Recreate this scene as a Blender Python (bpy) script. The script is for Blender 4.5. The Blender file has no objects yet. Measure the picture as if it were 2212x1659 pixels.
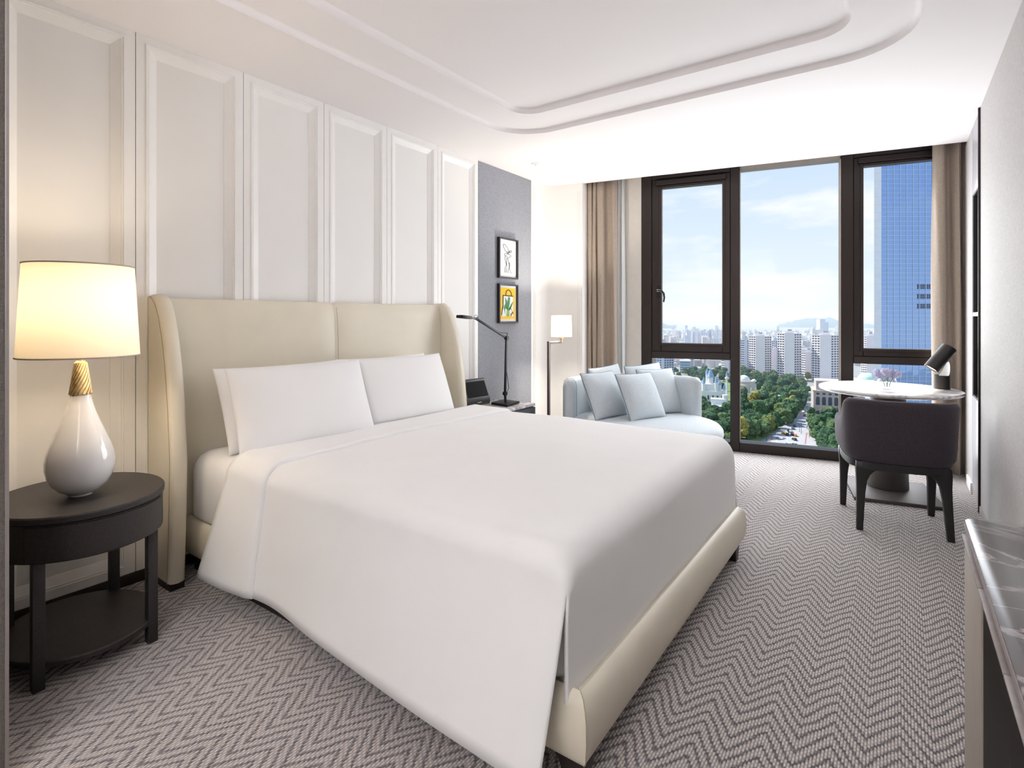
import bpy, bmesh, math, random
from mathutils import Vector, Matrix, noise
from mathutils.geometry import tessellate_polygon
random.seed(7)
PI = math.pi
def R(a): return math.radians(a)
scene = bpy.context.scene
COL = scene.collection

# ------------------------------------------------------------------ camera
F, CX, HY, EYE = 1168.0, 1106.0, 687.0, 1.25        # focal length, vertical axis and horizon in pixels of the 2212x1659 frame; eye height
YAW = math.atan2(834.0, F)
cam = bpy.data.cameras.new('camera')
cam.sensor_fit = 'HORIZONTAL'; cam.sensor_width = 36.0
cam.lens = 36.0*F/2212.0
cam.shift_y = (HY-829.5)/2212.0
cam.clip_start = 0.02; cam.clip_end = 30000
camo = bpy.data.objects.new('camera', cam); COL.objects.link(camo)
camo.location = (0, 0, EYE); camo.rotation_euler = (R(90), 0, YAW)
scene.camera = camo
SN, CS = math.sin(YAW), math.cos(YAW)

# ------------------------------------------------------------------ view, world, sun, large lights
vs = scene.view_settings
vs.view_transform = 'Standard'; vs.look = 'None'; vs.gamma = 1.0; vs.use_curve_mapping = False
vs.exposure = 0.0
cy = scene.cycles
cy.max_bounces = 7; cy.diffuse_bounces = 5; cy.glossy_bounces = 3; cy.transmission_bounces = 6; cy.transparent_max_bounces = 10; cy.volume_bounces = 1
cy.caustics_reflective = False; cy.caustics_refractive = False
SKY_STRENGTH = 1.08
SUN_STRENGTH = 7.0
TH = R(10.5)                                          # the window wall stands skewed to the room
UW = Vector((math.cos(TH), math.sin(TH), 0)); NW = Vector((-math.sin(TH), math.cos(TH), 0)); OW = Vector((0, 5.566, 0))

world = bpy.data.worlds.new('sky'); scene.world = world
world.use_nodes = True
wt = world.node_tree; wn = wt.nodes; wl = wt.links
wn.clear()
wo = wn.new('ShaderNodeOutputWorld'); bg = wn.new('ShaderNodeBackground')
tc = wn.new('ShaderNodeTexCoord'); sep = wn.new('ShaderNodeSeparateXYZ')
wl.new(tc.outputs['Generated'], sep.inputs[0])
ramp = wn.new('ShaderNodeValToRGB'); wl.new(sep.outputs['Z'], ramp.inputs[0])
e = ramp.color_ramp.elements
e[0].position = 0.0; e[0].color = (0.90, 0.95, 1.0, 1)
e[1].position = 1.0; e[1].color = (0.20, 0.42, 0.90, 1)
for p_, c_ in ((0.07, (0.82, 0.90, 0.99, 1)), (0.25, (0.64, 0.77, 0.97, 1)), (0.5, (0.36, 0.56, 0.93, 1))):
    q = ramp.color_ramp.elements.new(p_); q.color = c_
mp = wn.new('ShaderNodeMapping'); mp.inputs['Scale'].default_value = (1.0, 1.0, 3.4); mp.inputs['Location'].default_value = (1.3, 0.4, 0.0)
wl.new(tc.outputs['Generated'], mp.inputs[0])
nz = wn.new('ShaderNodeTexNoise'); nz.inputs['Scale'].default_value = 3.6; nz.inputs['Detail'].default_value = 7; nz.inputs['Roughness'].default_value = 0.55
wl.new(mp.outputs[0], nz.inputs['Vector'])
cr = wn.new('ShaderNodeValToRGB'); cr.color_ramp.elements[0].position = 0.50; cr.color_ramp.elements[1].position = 0.66
wl.new(nz.outputs['Fac'], cr.inputs[0])
mx = wn.new('ShaderNodeMixRGB'); mx.inputs[2].default_value = (1.0, 1.0, 1.0, 1)
wl.new(cr.outputs[0], mx.inputs[0]); wl.new(ramp.outputs[0], mx.inputs[1])
wl.new(mx.outputs[0], bg.inputs[0]); bg.inputs[1].default_value = SKY_STRENGTH
wl.new(bg.outputs[0], wo.inputs[0])

sun = bpy.data.lights.new('sun', 'SUN'); sun.energy = SUN_STRENGTH; sun.angle = R(0.53); sun.color = (1.0, 0.95, 0.87)
suno = bpy.data.objects.new('sun', sun); COL.objects.link(suno)
SAZ, SEL = R(18), R(47)
sdir = (-UW*math.cos(SAZ) + NW*math.sin(SAZ))*math.cos(SEL) + Vector((0, 0, math.sin(SEL)))   # towards the sun
suno.rotation_euler = sdir.to_track_quat('Z', 'Y').to_euler()

def area_light(name, loc, size, power, color=(1, 1, 1), size_y=None, rot=(0, 0, 0), spread=180):
    l = bpy.data.lights.new(name, 'AREA'); l.energy = power; l.color = color
    l.shape = 'RECTANGLE' if size_y else 'DISK'; l.size = size
    if size_y: l.size_y = size_y
    l.spread = R(spread)
    o = bpy.data.objects.new(name, l); COL.objects.link(o); o.location = loc; o.rotation_euler = rot
    return o
def point_light(name, loc, power, color=(1, 1, 1), r=0.03):
    l = bpy.data.lights.new(name, 'POINT'); l.energy = power; l.color = color; l.shadow_soft_size = r
    o = bpy.data.objects.new(name, l); COL.objects.link(o); o.location = loc
    return o
# unseen fill lamp added over the entrance behind the camera
ENTRY_FILL = area_light('entry_fill_light', (-0.45, -0.85, 2.50), 1.5, 20, (0.98, 0.98, 1.0), 1.5, (R(48), 0, R(22)), 140)

WINDOW_FILL = area_light('window_fill_light', tuple(OW + UW*(-0.80) + NW*(-0.03) + Vector((0, 0, 1.20))), 2.5, 92, (0.96, 0.98, 1.0), 2.1, (R(-90), 0, TH))  # added area lamp in the window opening, boosts the daylight

# ------------------------------------------------------------------ helpers
def srgb(r, g, b):
    f = lambda c: (c/12.92 if c <= 0.04045 else ((c+0.055)/1.055)**2.4)
    return (f(r/255), f(g/255), f(b/255), 1)
MATS = {}
def mat(name, col, rough=0.6, metal=0.0, spec=0.5, noise_amt=0.0, noise_scale=20.0, bump=0.0, bump_scale=200.0, coat=0.0, sheen=0.0, emit=None, emit_s=0.0, trans=0.0, ior=1.45, stretch=None, sss=0.0):
    """Principled material with a procedural colour mottling and a fine relief."""
    m = bpy.data.materials.new(name); m.use_nodes = True
    nt = m.node_tree; b = nt.nodes['Principled BSDF']
    b.inputs['Base Color'].default_value = col; b.inputs['Roughness'].default_value = rough
    b.inputs['Metallic'].default_value = metal; b.inputs['Specular IOR Level'].default_value = spec
    b.inputs['IOR'].default_value = ior
    if coat: b.inputs['Coat Weight'].default_value = coat
    if sheen: b.inputs['Sheen Weight'].default_value = sheen
    if trans: b.inputs['Transmission Weight'].default_value = trans
    if sss:
        b.inputs['Subsurface Weight'].default_value = sss; b.inputs['Subsurface Radius'].default_value = (0.02, 0.02, 0.02)
    if emit:
        b.inputs['Emission Color'].default_value = emit; b.inputs['Emission Strength'].default_value = emit_s
    if noise_amt or bump:
        t = nt.nodes.new('ShaderNodeTexCoord')
        src = t.outputs['Object']
        if stretch:
            mp = nt.nodes.new('ShaderNodeMapping'); mp.inputs['Scale'].default_value = stretch
            nt.links.new(src, mp.inputs[0]); src = mp.outputs[0]
    if noise_amt:
        n = nt.nodes.new('ShaderNodeTexNoise'); n.inputs['Scale'].default_value = noise_scale; n.inputs['Detail'].default_value = 5
        nt.links.new(src, n.inputs['Vector'])
        h = nt.nodes.new('ShaderNodeHueSaturation'); h.inputs['Color'].default_value = col
        mr = nt.nodes.new('ShaderNodeMapRange'); mr.inputs[1].default_value = 0.3; mr.inputs[2].default_value = 0.7
        mr.inputs[3].default_value = 1-noise_amt; mr.inputs[4].default_value = 1+noise_amt
        nt.links.new(n.outputs['Fac'], mr.inputs[0]); nt.links.new(mr.outputs[0], h.inputs['Value'])
        nt.links.new(h.outputs[0], b.inputs['Base Color'])
    if bump:
        n2 = nt.nodes.new('ShaderNodeTexNoise'); n2.inputs['Scale'].default_value = bump_scale; n2.inputs['Detail'].default_value = 3
        nt.links.new(src, n2.inputs['Vector'])
        bp = nt.nodes.new('ShaderNodeBump'); bp.inputs['Strength'].default_value = bump; bp.inputs['Distance'].default_value = 0.002
        nt.links.new(n2.outputs['Fac'], bp.inputs['Height']); nt.links.new(bp.outputs[0], b.inputs['Normal'])
    MATS[name] = m
    return m

def weave_mat(name, c1, c2, scale=420, rough=0.9, bump=0.5, mott=0.35):
    """woven cloth: two crossed thread waves and a mottled two-tone yarn"""
    m = bpy.data.materials.new(name); m.use_nodes = True
    nt = m.node_tree; N = nt.nodes; L = nt.links; b = N['Principled BSDF']
    b.inputs['Roughness'].default_value = rough; b.inputs['Specular IOR Level'].default_value = 0.15
    b.inputs['Sheen Weight'].default_value = 0.15
    t = N.new('ShaderNodeTexCoord')
    facs = []
    for st in ((0.25, 1, 1.6), (1, 0.25, 1.1), (1.3, 1.4, 0.2)):
        mp = N.new('ShaderNodeMapping'); mp.inputs['Scale'].default_value = st; L.new(t.outputs['Object'], mp.inputs[0])
        n = N.new('ShaderNodeTexNoise'); n.inputs['Scale'].default_value = scale; n.inputs['Detail'].default_value = 2; L.new(mp.outputs[0], n.inputs['Vector'])
        facs.append(n.outputs['Fac'])
    a = N.new('ShaderNodeMath'); a.operation = 'ADD'; L.new(facs[0], a.inputs[0]); L.new(facs[1], a.inputs[1])
    a2 = N.new('ShaderNodeMath'); a2.operation = 'ADD'; L.new(a.outputs[0], a2.inputs[0]); L.new(facs[2], a2.inputs[1])
    mr = N.new('ShaderNodeMapRange'); mr.inputs[1].default_value = 1.5-mott; mr.inputs[2].default_value = 1.5+mott; L.new(a2.outputs[0], mr.inputs[0])
    x = N.new('ShaderNodeMixRGB'); x.inputs[1].default_value = c1; x.inputs[2].default_value = c2
    L.new(mr.outputs[0], x.inputs[0]); L.new(x.outputs[0], b.inputs['Base Color'])
    bp = N.new('ShaderNodeBump'); bp.inputs['Strength'].default_value = bump; bp.inputs['Distance'].default_value = 0.0015
    L.new(a2.outputs[0], bp.inputs['Height']); L.new(bp.outputs[0], b.inputs['Normal'])
    MATS[name] = m; return m

def marble_mat(name, base, vein, rough=0.12, scale=2.2, width=0.06, cloud=0.12, strength=0.8):
    m = bpy.data.materials.new(name); m.use_nodes = True
    nt = m.node_tree; N = nt.nodes; L = nt.links; b = N['Principled BSDF']
    b.inputs['Roughness'].default_value = rough
    t = N.new('ShaderNodeTexCoord')
    n1 = N.new('ShaderNodeTexNoise'); n1.inputs['Scale'].default_value = scale; n1.inputs['Detail'].default_value = 6; n1.inputs['Distortion'].default_value = 1.4
    mp = N.new('ShaderNodeMapping'); mp.inputs['Scale'].default_value = (1, 2.2, 1.4); mp.inputs['Rotation'].default_value = (0.3, 0.2, 0.7)
    L.new(t.outputs['Object'], mp.inputs[0]); L.new(mp.outputs[0], n1.inputs['Vector'])
    s = N.new('ShaderNodeMath'); s.operation = 'SUBTRACT'; s.inputs[1].default_value = 0.5; L.new(n1.outputs['Fac'], s.inputs[0])
    ab = N.new('ShaderNodeMath'); ab.operation = 'ABSOLUTE'; L.new(s.outputs[0], ab.inputs[0])
    mr = N.new('ShaderNodeMapRange'); mr.inputs[1].default_value = 0; mr.inputs[2].default_value = width; mr.inputs[3].default_value = strength; mr.inputs[4].default_value = 0
    L.new(ab.outputs[0], mr.inputs[0])
    n2 = N.new('ShaderNodeTexNoise'); n2.inputs['Scale'].default_value = scale*1.7; n2.inputs['Detail'].default_value = 4; L.new(mp.outputs[0], n2.inputs['Vector'])
    mu = N.new('ShaderNodeMath'); mu.operation = 'MULTIPLY'; L.new(mr.outputs[0], mu.inputs[0]); L.new(n2.outputs['Fac'], mu.inputs[1])
    ad = N.new('ShaderNodeMath'); ad.operation = 'MULTIPLY_ADD'; ad.inputs[1].default_value = cloud; L.new(n2.outputs['Fac'], ad.inputs[0]); L.new(mu.outputs[0], ad.inputs[2])
    x = N.new('ShaderNodeMixRGB'); x.inputs[1].default_value = base; x.inputs[2].default_value = vein
    L.new(ad.outputs[0], x.inputs[0]); L.new(x.outputs[0], b.inputs['Base Color'])
    MATS[name] = m; return m

def pane_mat(name, tint=(1, 1, 1, 1), refl=0.06):
    """thin window glass: lets light straight through and mirrors a little, more at grazing angles"""
    m = bpy.data.materials.new(name); m.use_nodes = True
    nt = m.node_tree; N = nt.nodes; L = nt.links; N.clear()
    o = N.new('ShaderNodeOutputMaterial'); tr = N.new('ShaderNodeBsdfTransparent'); tr.inputs[0].default_value = tint
    g = N.new('ShaderNodeBsdfGlossy'); g.inputs['Roughness'].default_value = 0.0
    fr = N.new('ShaderNodeFresnel'); fr.inputs[0].default_value = 1.12
    mi = N.new('ShaderNodeMixShader'); L.new(fr.outputs[0], mi.inputs[0]); L.new(tr.outputs[0], mi.inputs[1]); L.new(g.outputs[0], mi.inputs[2])
    L.new(mi.outputs[0], o.inputs[0]); MATS[name] = m; return m

class MB:
    """collects shapes and builds ONE mesh object"""
    def __init__(s): s.v = []; s.f = []
    def add(s, vs, fs):
        o = len(s.v); s.v += [Vector(p) for p in vs]; s.f += [[i+o for i in f] for f in fs]; return s
    def box(s, x0, x1, y0, y1, z0, z1):
        return s.add([(x0,y0,z0),(x1,y0,z0),(x1,y1,z0),(x0,y1,z0),(x0,y0,z1),(x1,y0,z1),(x1,y1,z1),(x0,y1,z1)],
                     [(3,2,1,0),(4,5,6,7),(0,1,5,4),(1,2,6,5),(2,3,7,6),(3,0,4,7)])
    def loft(s, rings, cap=True, closed=True, loop=False):
        n = len(rings[0]); o = len(s.v)
        for r in rings: s.v += [Vector(p) for p in r]
        m = len(rings)
        for i in range(m if loop else m-1):
            j = (i+1) % m
            for k in range(n if closed else n-1):
                l = (k+1) % n
                s.f.append([o+i*n+k, o+i*n+l, o+j*n+l, o+j*n+k])
        if cap and not loop:
            s.f.append([o+k for k in range(n)][::-1]); s.f.append([o+(m-1)*n+k for k in range(n)])
        return s
    def lathe(s, prof, c=(0, 0), n=32, sx=1.0, sy=1.0, cap=True):
        return s.loft([[(c[0]+sx*r*math.cos(2*PI*k/n), c[1]+sy*r*math.sin(2*PI*k/n), z) for k in range(n)] for r, z in prof], cap)
    def cyl(s, p0, p1, r0, r1=None, n=16, cap=True):
        p0 = Vector(p0); p1 = Vector(p1); r1 = r0 if r1 is None else r1
        d = (p1-p0).normalized(); a = d.orthogonal().normalized(); b = d.cross(a)
        return s.loft([[p+(a*math.cos(2*PI*k/n)+b*math.sin(2*PI*k/n))*r for k in range(n)] for p, r in ((p0, r0), (p1, r1))], cap)
    def tube(s, pts, r, n=8, loop=False):
        pts = [Vector(p) for p in pts]; m = len(pts); rings = []
        up = None
        for i, p in enumerate(pts):
            t = (pts[(i+1) % m]-pts[i-1]) if loop else (pts[min(i+1, m-1)]-pts[max(i-1, 0)])
            t.normalize()
            if up is None: up = t.orthogonal().normalized()
            up = (up-t*up.dot(t)).normalized(); b = t.cross(up)
            rr = r[i] if isinstance(r, (list, tuple)) else r
            rings.append([p+(up*math.cos(2*PI*k/n)+b*math.sin(2*PI*k/n))*rr for k in range(n)])
        return s.loft(rings, not loop, True, loop)
    def bar(s, p0, p1, w, h, up=(0, 0, 1)):
        p0 = Vector(p0); p1 = Vector(p1); d = (p1-p0).normalized(); a = d.cross(Vector(up)).normalized(); b = a.cross(d)
        return s.loft([[p+a*w/2+b*h/2, p-a*w/2+b*h/2, p-a*w/2-b*h/2, p+a*w/2-b*h/2] for p in (p0, p1)])
    def prism(s, outline, z0, z1):
        n = len(outline)
        return s.loft([[(x, y, z0) for x, y in outline], [(x, y, z1) for x, y in outline]])
    def ico(s, c, r, sub=1, amp=0.0, seed=0, sq=(1, 1, 1)):
        bm = bmesh.new(); bmesh.ops.create_icosphere(bm, subdivisions=sub, radius=1)
        vs = []
        for v in bm.verts:
            k = 1+amp*noise.noise(v.co*1.9+Vector((seed*3.1, seed*1.7, 0)))
            vs.append((c[0]+v.co.x*r*k*sq[0], c[1]+v.co.y*r*k*sq[1], c[2]+v.co.z*r*k*sq[2]))
        fs = [[x.index for x in f.verts] for f in bm.faces]; bm.free()
        return s.add(vs, fs)
    def move(s, d):
        d = Vector(d); s.v = [p+d for p in s.v]; return s
    def xf(s, M):
        s.v = [M @ p for p in s.v]; return s
    def mesh(s, name, bevel=0, seg=2, smooth=35, recalc=True):
        bm = bmesh.new()
        vs = [bm.verts.new(p) for p in s.v]
        for f in s.f:
            try: bm.faces.new([vs[i] for i in f])
            except ValueError: pass
        if recalc: bmesh.ops.recalc_face_normals(bm, faces=bm.faces)
        if bevel:
            es = [e for e in bm.edges if len(e.link_faces) == 2 and e.calc_face_angle(0) > R(30)]
            bmesh.ops.bevel(bm, geom=es, offset=bevel, segments=seg, profile=0.5, affect='EDGES', clamp_overlap=True)
        me = bpy.data.meshes.new(name); bm.to_mesh(me); bm.free()
        if smooth:
            me.polygons.foreach_set('use_smooth', [True]*len(me.polygons))
            me.set_sharp_from_angle(angle=R(smooth))
        return me
    def build(s, name, material, parent=None, bevel=0, seg=2, smooth=35, recalc=True, kind=None):
        me = s.mesh(name, bevel, seg, smooth, recalc)
        return link(name, me, material, parent, kind)
def link(name, me, material, parent=None, kind=None):
    o = bpy.data.objects.new(name, me)
    if material is not None and not me.materials: me.materials.append(material)
    COL.objects.link(o)
    if parent is not None: o.parent = parent
    if kind: o['kind'] = kind
    return o
def tag(o, label, cat, group=None, kind=None):
    o['label'] = label; o['category'] = cat
    if group: o['group'] = group
    if kind: o['kind'] = kind
    return o
def thing(name, label, cat, loc=(0, 0, 0), rz=0, group=None, kind=None):
    o = bpy.data.objects.new(name, None); COL.objects.link(o); o.location = loc; o.rotation_euler = (0, 0, rz)
    o.empty_display_size = 0.1
    return tag(o, label, cat, group, kind)
def struct(name, o, label, cat):
    o['kind'] = 'structure'; o['label'] = label; o['category'] = cat; return o
def ray(x, y):
    r = (x-CX)/F
    return Vector((r*CS-SN, r*SN+CS, -(y-HY)/F))
def gz(x, y, z):
    """the point of height z that the photograph shows at pixel x, y"""
    v = ray(x, y); return v*((z-EYE)/v.z)+Vector((0, 0, EYE))
def subsurf(o, n=2):
    m = o.modifiers.new('subsurf', 'SUBSURF'); m.levels = n; m.render_levels = n; return o
def rrect(x0, x1, y0, y1, r, n=6):
    pts = []
    for cx, cy, a in ((x1-r, y1-r, 0), (x0+r, y1-r, 90), (x0+r, y0+r, 180), (x1-r, y0+r, 270)):
        for k in range(n+1):
            t = R(a+90*k/n); pts.append((cx+r*math.cos(t), cy+r*math.sin(t)))
    return pts
# ------------------------------------------------------------------ materials
M_white = mat('white_paint', srgb(238, 236, 234), 0.5, noise_amt=0.012, noise_scale=3)
M_ceil = mat('ceiling_paint', srgb(240, 236, 236), 0.75, noise_amt=0.01, noise_scale=2)
M_trimwhite = mat('white_lacquer', srgb(242, 240, 238), 0.35, noise_amt=0.01)
M_blue = weave_mat('slate_blue_wallcloth', srgb(132, 135, 144), srgb(164, 166, 174), 260, 0.85, 0.4)
M_grey = weave_mat('charcoal_wallcloth', srgb(84, 79, 74), srgb(116, 110, 104), 420, 0.9, 0.5)
M_rwall = weave_mat('pale_grey_wallcloth', srgb(172, 168, 166), srgb(192, 188, 186), 120, 0.7, 0.25)
M_darkwood = mat('dark_stained_oak', srgb(46, 42, 42), 0.45, noise_amt=0.3, noise_scale=14, bump=0.25, bump_scale=60, stretch=(1.5, 12, 12))
M_base = mat('dark_baseboard', srgb(44, 36, 33), 0.4, noise_amt=0.1)
M_frame = mat('bronze_window_frame', srgb(50, 43, 41), 0.38, 0.55, noise_amt=0.05, noise_scale=4)
M_frame2 = mat('light_bronze_edge', srgb(168, 158, 150), 0.4, 0.3, noise_amt=0.03)
M_glass = pane_mat('window_glass', (0.97, 0.985, 0.985, 1))
M_black = mat('black_metal', srgb(36, 34, 35), 0.38, 0.6, noise_amt=0.05)
M_steel = mat('brushed_steel', srgb(176, 170, 168), 0.45, 0.8, noise_amt=0.05)

# carpet: rows of loops along the room, dark and tan, set in a zigzag
def carpet():
    m = bpy.data.materials.new('zigzag_loop_carpet'); m.use_nodes = True
    nt = m.node_tree; N = nt.nodes; L = nt.links; b = N['Principled BSDF']
    b.inputs['Roughness'].default_value = 0.95; b.inputs['Specular IOR Level'].default_value = 0.1
    b.inputs['Sheen Weight'].default_value = 0.25; b.inputs['Sheen Roughness'].default_value = 0.4
    t = N.new('ShaderNodeTexCoord'); s = N.new('ShaderNodeSeparateXYZ'); L.new(t.outputs['Object'], s.inputs[0])
    def mth(op, a, bb=None, c=None):
        n = N.new('ShaderNodeMath'); n.operation = op
        for i, x in enumerate((a, bb, c)):
            if x is None: continue
            if isinstance(x, (int, float)): n.inputs[i].default_value = x
            else: L.new(x, n.inputs[i])
        return n.outputs[0]
    ROW = 0.0082
    row = mth('FLOOR', mth('DIVIDE', s.outputs['X'], ROW))
    xq = mth('MULTIPLY', row, ROW)
    wob = N.new('ShaderNodeTexNoise'); wob.inputs['Scale'].default_value = 9; wob.inputs['Detail'].default_value = 2; L.new(t.outputs['Object'], wob.inputs['Vector'])
    zig = mth('PINGPONG', xq, 0.0825)
    ph = mth('DIVIDE', mth('ADD', s.outputs['Y'], mth('MULTIPLY_ADD', zig, 1.7, mth('MULTIPLY', wob.outputs['Fac'], 0.045))), 0.056)
    fr = mth('FRACT', ph)
    tri = mth('ABSOLUTE', mth('SUBTRACT', fr, 0.5))           # 0 in the middle of a band, 0.5 between bands
    fine = N.new('ShaderNodeTexNoise'); fine.inputs['Scale'].default_value = 160; fine.inputs['Detail'].default_value = 2; L.new(t.outputs['Object'], fine.inputs['Vector'])
    mask = N.new('ShaderNodeMapRange'); mask.interpolation_type = 'SMOOTHSTEP'
    mask.inputs[1].default_value = 0.24; mask.inputs[2].default_value = 0.46
    L.new(mth('ADD', tri, mth('MULTIPLY_ADD', fine.outputs['Fac'], 0.42, -0.21)), mask.inputs[0])
    # rows of loops
    rx = mth('FRACT', mth('DIVIDE', s.outputs['X'], ROW))
    rowh = mth('SINE', mth('MULTIPLY', rx, PI))
    loop = mth('SINE', mth('MULTIPLY', mth('ADD', mth('DIVIDE', s.outputs['Y'], 0.017), mth('MULTIPLY', row, 0.41)), 2*PI))
    hgt = mth('MULTIPLY', rowh, mth('MULTIPLY_ADD', loop, 0.28, 0.72))
    x = N.new('ShaderNodeMixRGB'); x.inputs[1].default_value = srgb(216, 207, 202); x.inputs[2].default_value = srgb(120, 114, 118)
    L.new(mask.outputs[0], x.inputs[0])
    x2 = N.new('ShaderNodeMixRGB'); x2.blend_type = 'MULTIPLY'; x2.inputs[0].default_value = 1.0
    v = mth('MULTIPLY_ADD', hgt, 0.62, 0.46)
    cmb = N.new('ShaderNodeCombineXYZ')
    for i in range(3): L.new(v, cmb.inputs[i])
    L.new(x.outputs[0], x2.inputs[1]); L.new(cmb.outputs[0], x2.inputs[2]); L.new(x2.outputs[0], b.inputs['Base Color'])
    bp = N.new('ShaderNodeBump'); bp.inputs['Strength'].default_value = 0.9; bp.inputs['Distance'].default_value = 0.004
    L.new(hgt, bp.inputs['Height']); L.new(bp.outputs[0], b.inputs['Normal'])
    MATS['carpet'] = m; return m
M_carpet = carpet()

# ------------------------------------------------------------------ room shell
WL, WR, CEIL, YB = -2.93, 0.43, 2.60, -1.9       # left wall, right wall, ceiling, wall behind the camera
def winY(x, off=0.0):                            # the window wall at x, off metres outward
    p = OW+NW*off; return p.y + (x-p.x)*math.tan(TH)
fl = MB().add([(-3.3, YB, 0), (0.9, YB, 0), (0.9, winY(0.9, 0.05), 0), (-3.3, winY(-3.3, 0.05), 0), (-3.3, YB, -0.3), (0.9, YB, -0.3), (0.9, winY(0.9, 0.05), -0.3), (-3.3, winY(-3.3, 0.05), -0.3)],
              [(0,1,2,3),(4,7,6,5),(0,4,5,1),(1,5,6,2),(2,6,7,3),(3,7,4,0)]).build('floor', M_carpet, smooth=0)
struct('floor', fl, 'grey and tan zigzag loop carpet floor of the bedroom', 'floor')

# ceiling with a two-step recessed tray; it stops short of the window to leave a curtain pocket
def ceiling():
    mb = MB()
    def ring(outer, hole, z):
        polys = [[Vector((x, y, 0)) for x, y in outer]] + ([[Vector((x, y, 0)) for x, y in hole]] if hole else [])
        allp = [p for q in polys for p in q]
        mb.add([(p.x, p.y, z) for p in allp], [list(t) for t in tessellate_polygon(polys)])
    off = -0.25
    outer = [(-3.3, YB), (0.9, YB), (0.9, winY(0.9, off)), (-3.3, winY(-3.3, off))]
    t1 = rrect(-2.36, 0.085, 0.05, 3.355, 0.34, 10); t2 = rrect(-2.10, -0.175, 0.31, 3.07, 0.16, 8)
    ring(outer, t1, CEIL)
    def riser(loop, cx, z0, h, cove):
        # a little quarter-round climbing inward
        rings = []
        for k in range(6):
            a = k/5*PI/2
            d = cove*(1-math.cos(a)); zz = z0+h*math.sin(a)
            rr = []
            for i, (x, y) in enumerate(loop):
                px, py = loop[i-1]; nx, ny = loop[(i+1) % len(loop)]
                tx, ty = nx-px, ny-py; l = math.hypot(tx, ty); rr.append((x-ty/l*d, y+tx/l*d, zz))
            rings.append(rr)
        mb.loft(rings, cap=False)
        return [(p[0], p[1]) for p in rings[-1]]
    i1 = riser(t1, 0, CEIL, 0.030, 0.022)
    ring(i1, t2, CEIL+0.030)
    i2 = riser(t2, 0, CEIL+0.030, 0.034, 0.022)
    ring(i2, None, CEIL+0.064)
    # curtain pocket: drop edge, pocket top, and the slab above
    a, b = (-3.3, winY(-3.3, off)), (0.9, winY(0.9, off)); c, d = (0.9, winY(0.9, 0.10)), (-3.3, winY(-3.3, 0.10))
    mb.add([(a[0], a[1], CEIL), (b[0], b[1], CEIL), (b[0], b[1], 2.72), (a[0], a[1], 2.72)], [(0,1,2,3)])
    mb.add([(a[0], a[1], 2.72), (b[0], b[1], 2.72), (c[0], c[1], 2.72), (d[0], d[1], 2.72)], [(0,1,2,3)])
    mb.add([(-3.3, YB, 2.9), (0.9, YB, 2.9), (0.9, c[1], 2.9), (-3.3, d[1], 2.9)], [(0,1,2,3)])
    o = mb.build('ceiling', M_ceil, smooth=50, recalc=False)
    struct('ceiling', o, 'white ceiling with a two-step rounded recessed tray', 'ceiling')
ceiling()

# left wall: backing, six framed panels, the slate blue cloth panel, baseboard, and the rounded corner by the window
wl_ = MB().box(WL-0.12, WL-0.022, 0.395, 4.44, 0, CEIL).build('wall_left', M_white, smooth=0)
struct('wall_left', wl_, 'white panelled headboard wall with moulded frames', 'wall')
def wall_panel(y0, y1, z0, z1):
    """one raised frame with a sloping moulding down to a sunk field; local to the wall"""
    mb = MB(); g = 0.0018
    y0 += g; y1 -= g
    steps = [(0.0, -0.022), (0.0, 0.0), (0.040, 0.0), (0.041, 0.004), (0.047, 0.004), (0.048, 0.0), (0.056, 0.0), (0.057, -0.004), (0.094, -0.020), (0.095, -0.023), (0.098, -0.023)]
    zb, zt = 0.054, CEIL-0.0005
    rings = []
    for d, h in steps:
        if d == 0.0: rings.append([(WL+h, y0, zb), (WL+h, y1, zb), (WL+h, y1, zt), (WL+h, y0, zt)])
        else: rings.append([(WL+h, y0+d, z0+d-0.057), (WL+h, y1-d, z0+d-0.057), (WL+h, y1-d, z1-d+0.057), (WL+h, y0+d, z1-d+0.057)])
    mb.loft(rings, cap=False)
    mb.f.append(list(range(len(mb.v)-4, len(mb.v))))
    return mb
seams = [0.530, 1.045, 1.562, 2.075, 2.588, 3.106, 3.604]
for i in range(6):
    o = wall_panel(seams[i], seams[i+1], 0.105, 2.548).build('wall_panel', M_trimwhite, wl_, smooth=0)
MB().box(WL-0.02, WL, 0.396, 0.528, 0.054, CEIL-0.001).build('wall_strip', M_trimwhite, wl_, smooth=0)
MB().box(WL-0.02, WL+0.002, 3.606, 4.425, 0.0, CEIL-0.001).build('cloth_panel', M_blue, wl_, smooth=0)['label'] = 'slate blue fabric wall panel behind the two pictures'
MB().box(WL-0.02, WL+0.004, 0.396, 3.604, 0.0, 0.053).build('baseboard_left', M_base, wl_, bevel=0.002)
# rounded corner
path = [(WL, 4.427), (WL, 4.60)]
for k in range(9):
    a = k/8*(PI/2-TH); path.append((WL+0.16-0.16*math.cos(a), 4.60+0.16*math.sin(a)))
x_, y_ = path[-1]; path.append((-2.565, y_+(-2.565-x_)*math.tan(TH))); cornerend = path[-1]
path.append((cornerend[0]-0.02, winY(cornerend[0], -0.02)))
mb = MB()
back = [(WL-0.12, 4.427), (WL-0.12, 5.3), (cornerend[0]-0.05, 5.3)]
outl = path + [(cornerend[0]-0.1, winY(cornerend[0], -0.02)), (WL-0.12, winY(WL, -0.02)), (WL-0.12, 4.427)]
n_ = len(outl)
mb.add([(x, y, 0) for x, y in outl]+[(x, y, 2.72) for x, y in outl], [[i, (i+1) % n_, n_+(i+1) % n_, n_+i] for i in range(n_)])
wc = mb.build('wall_corner', M_trimwhite, smooth=30)
struct('wall_corner', wc, 'white rounded wall corner behind the slim floor lamp', 'wall')
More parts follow.
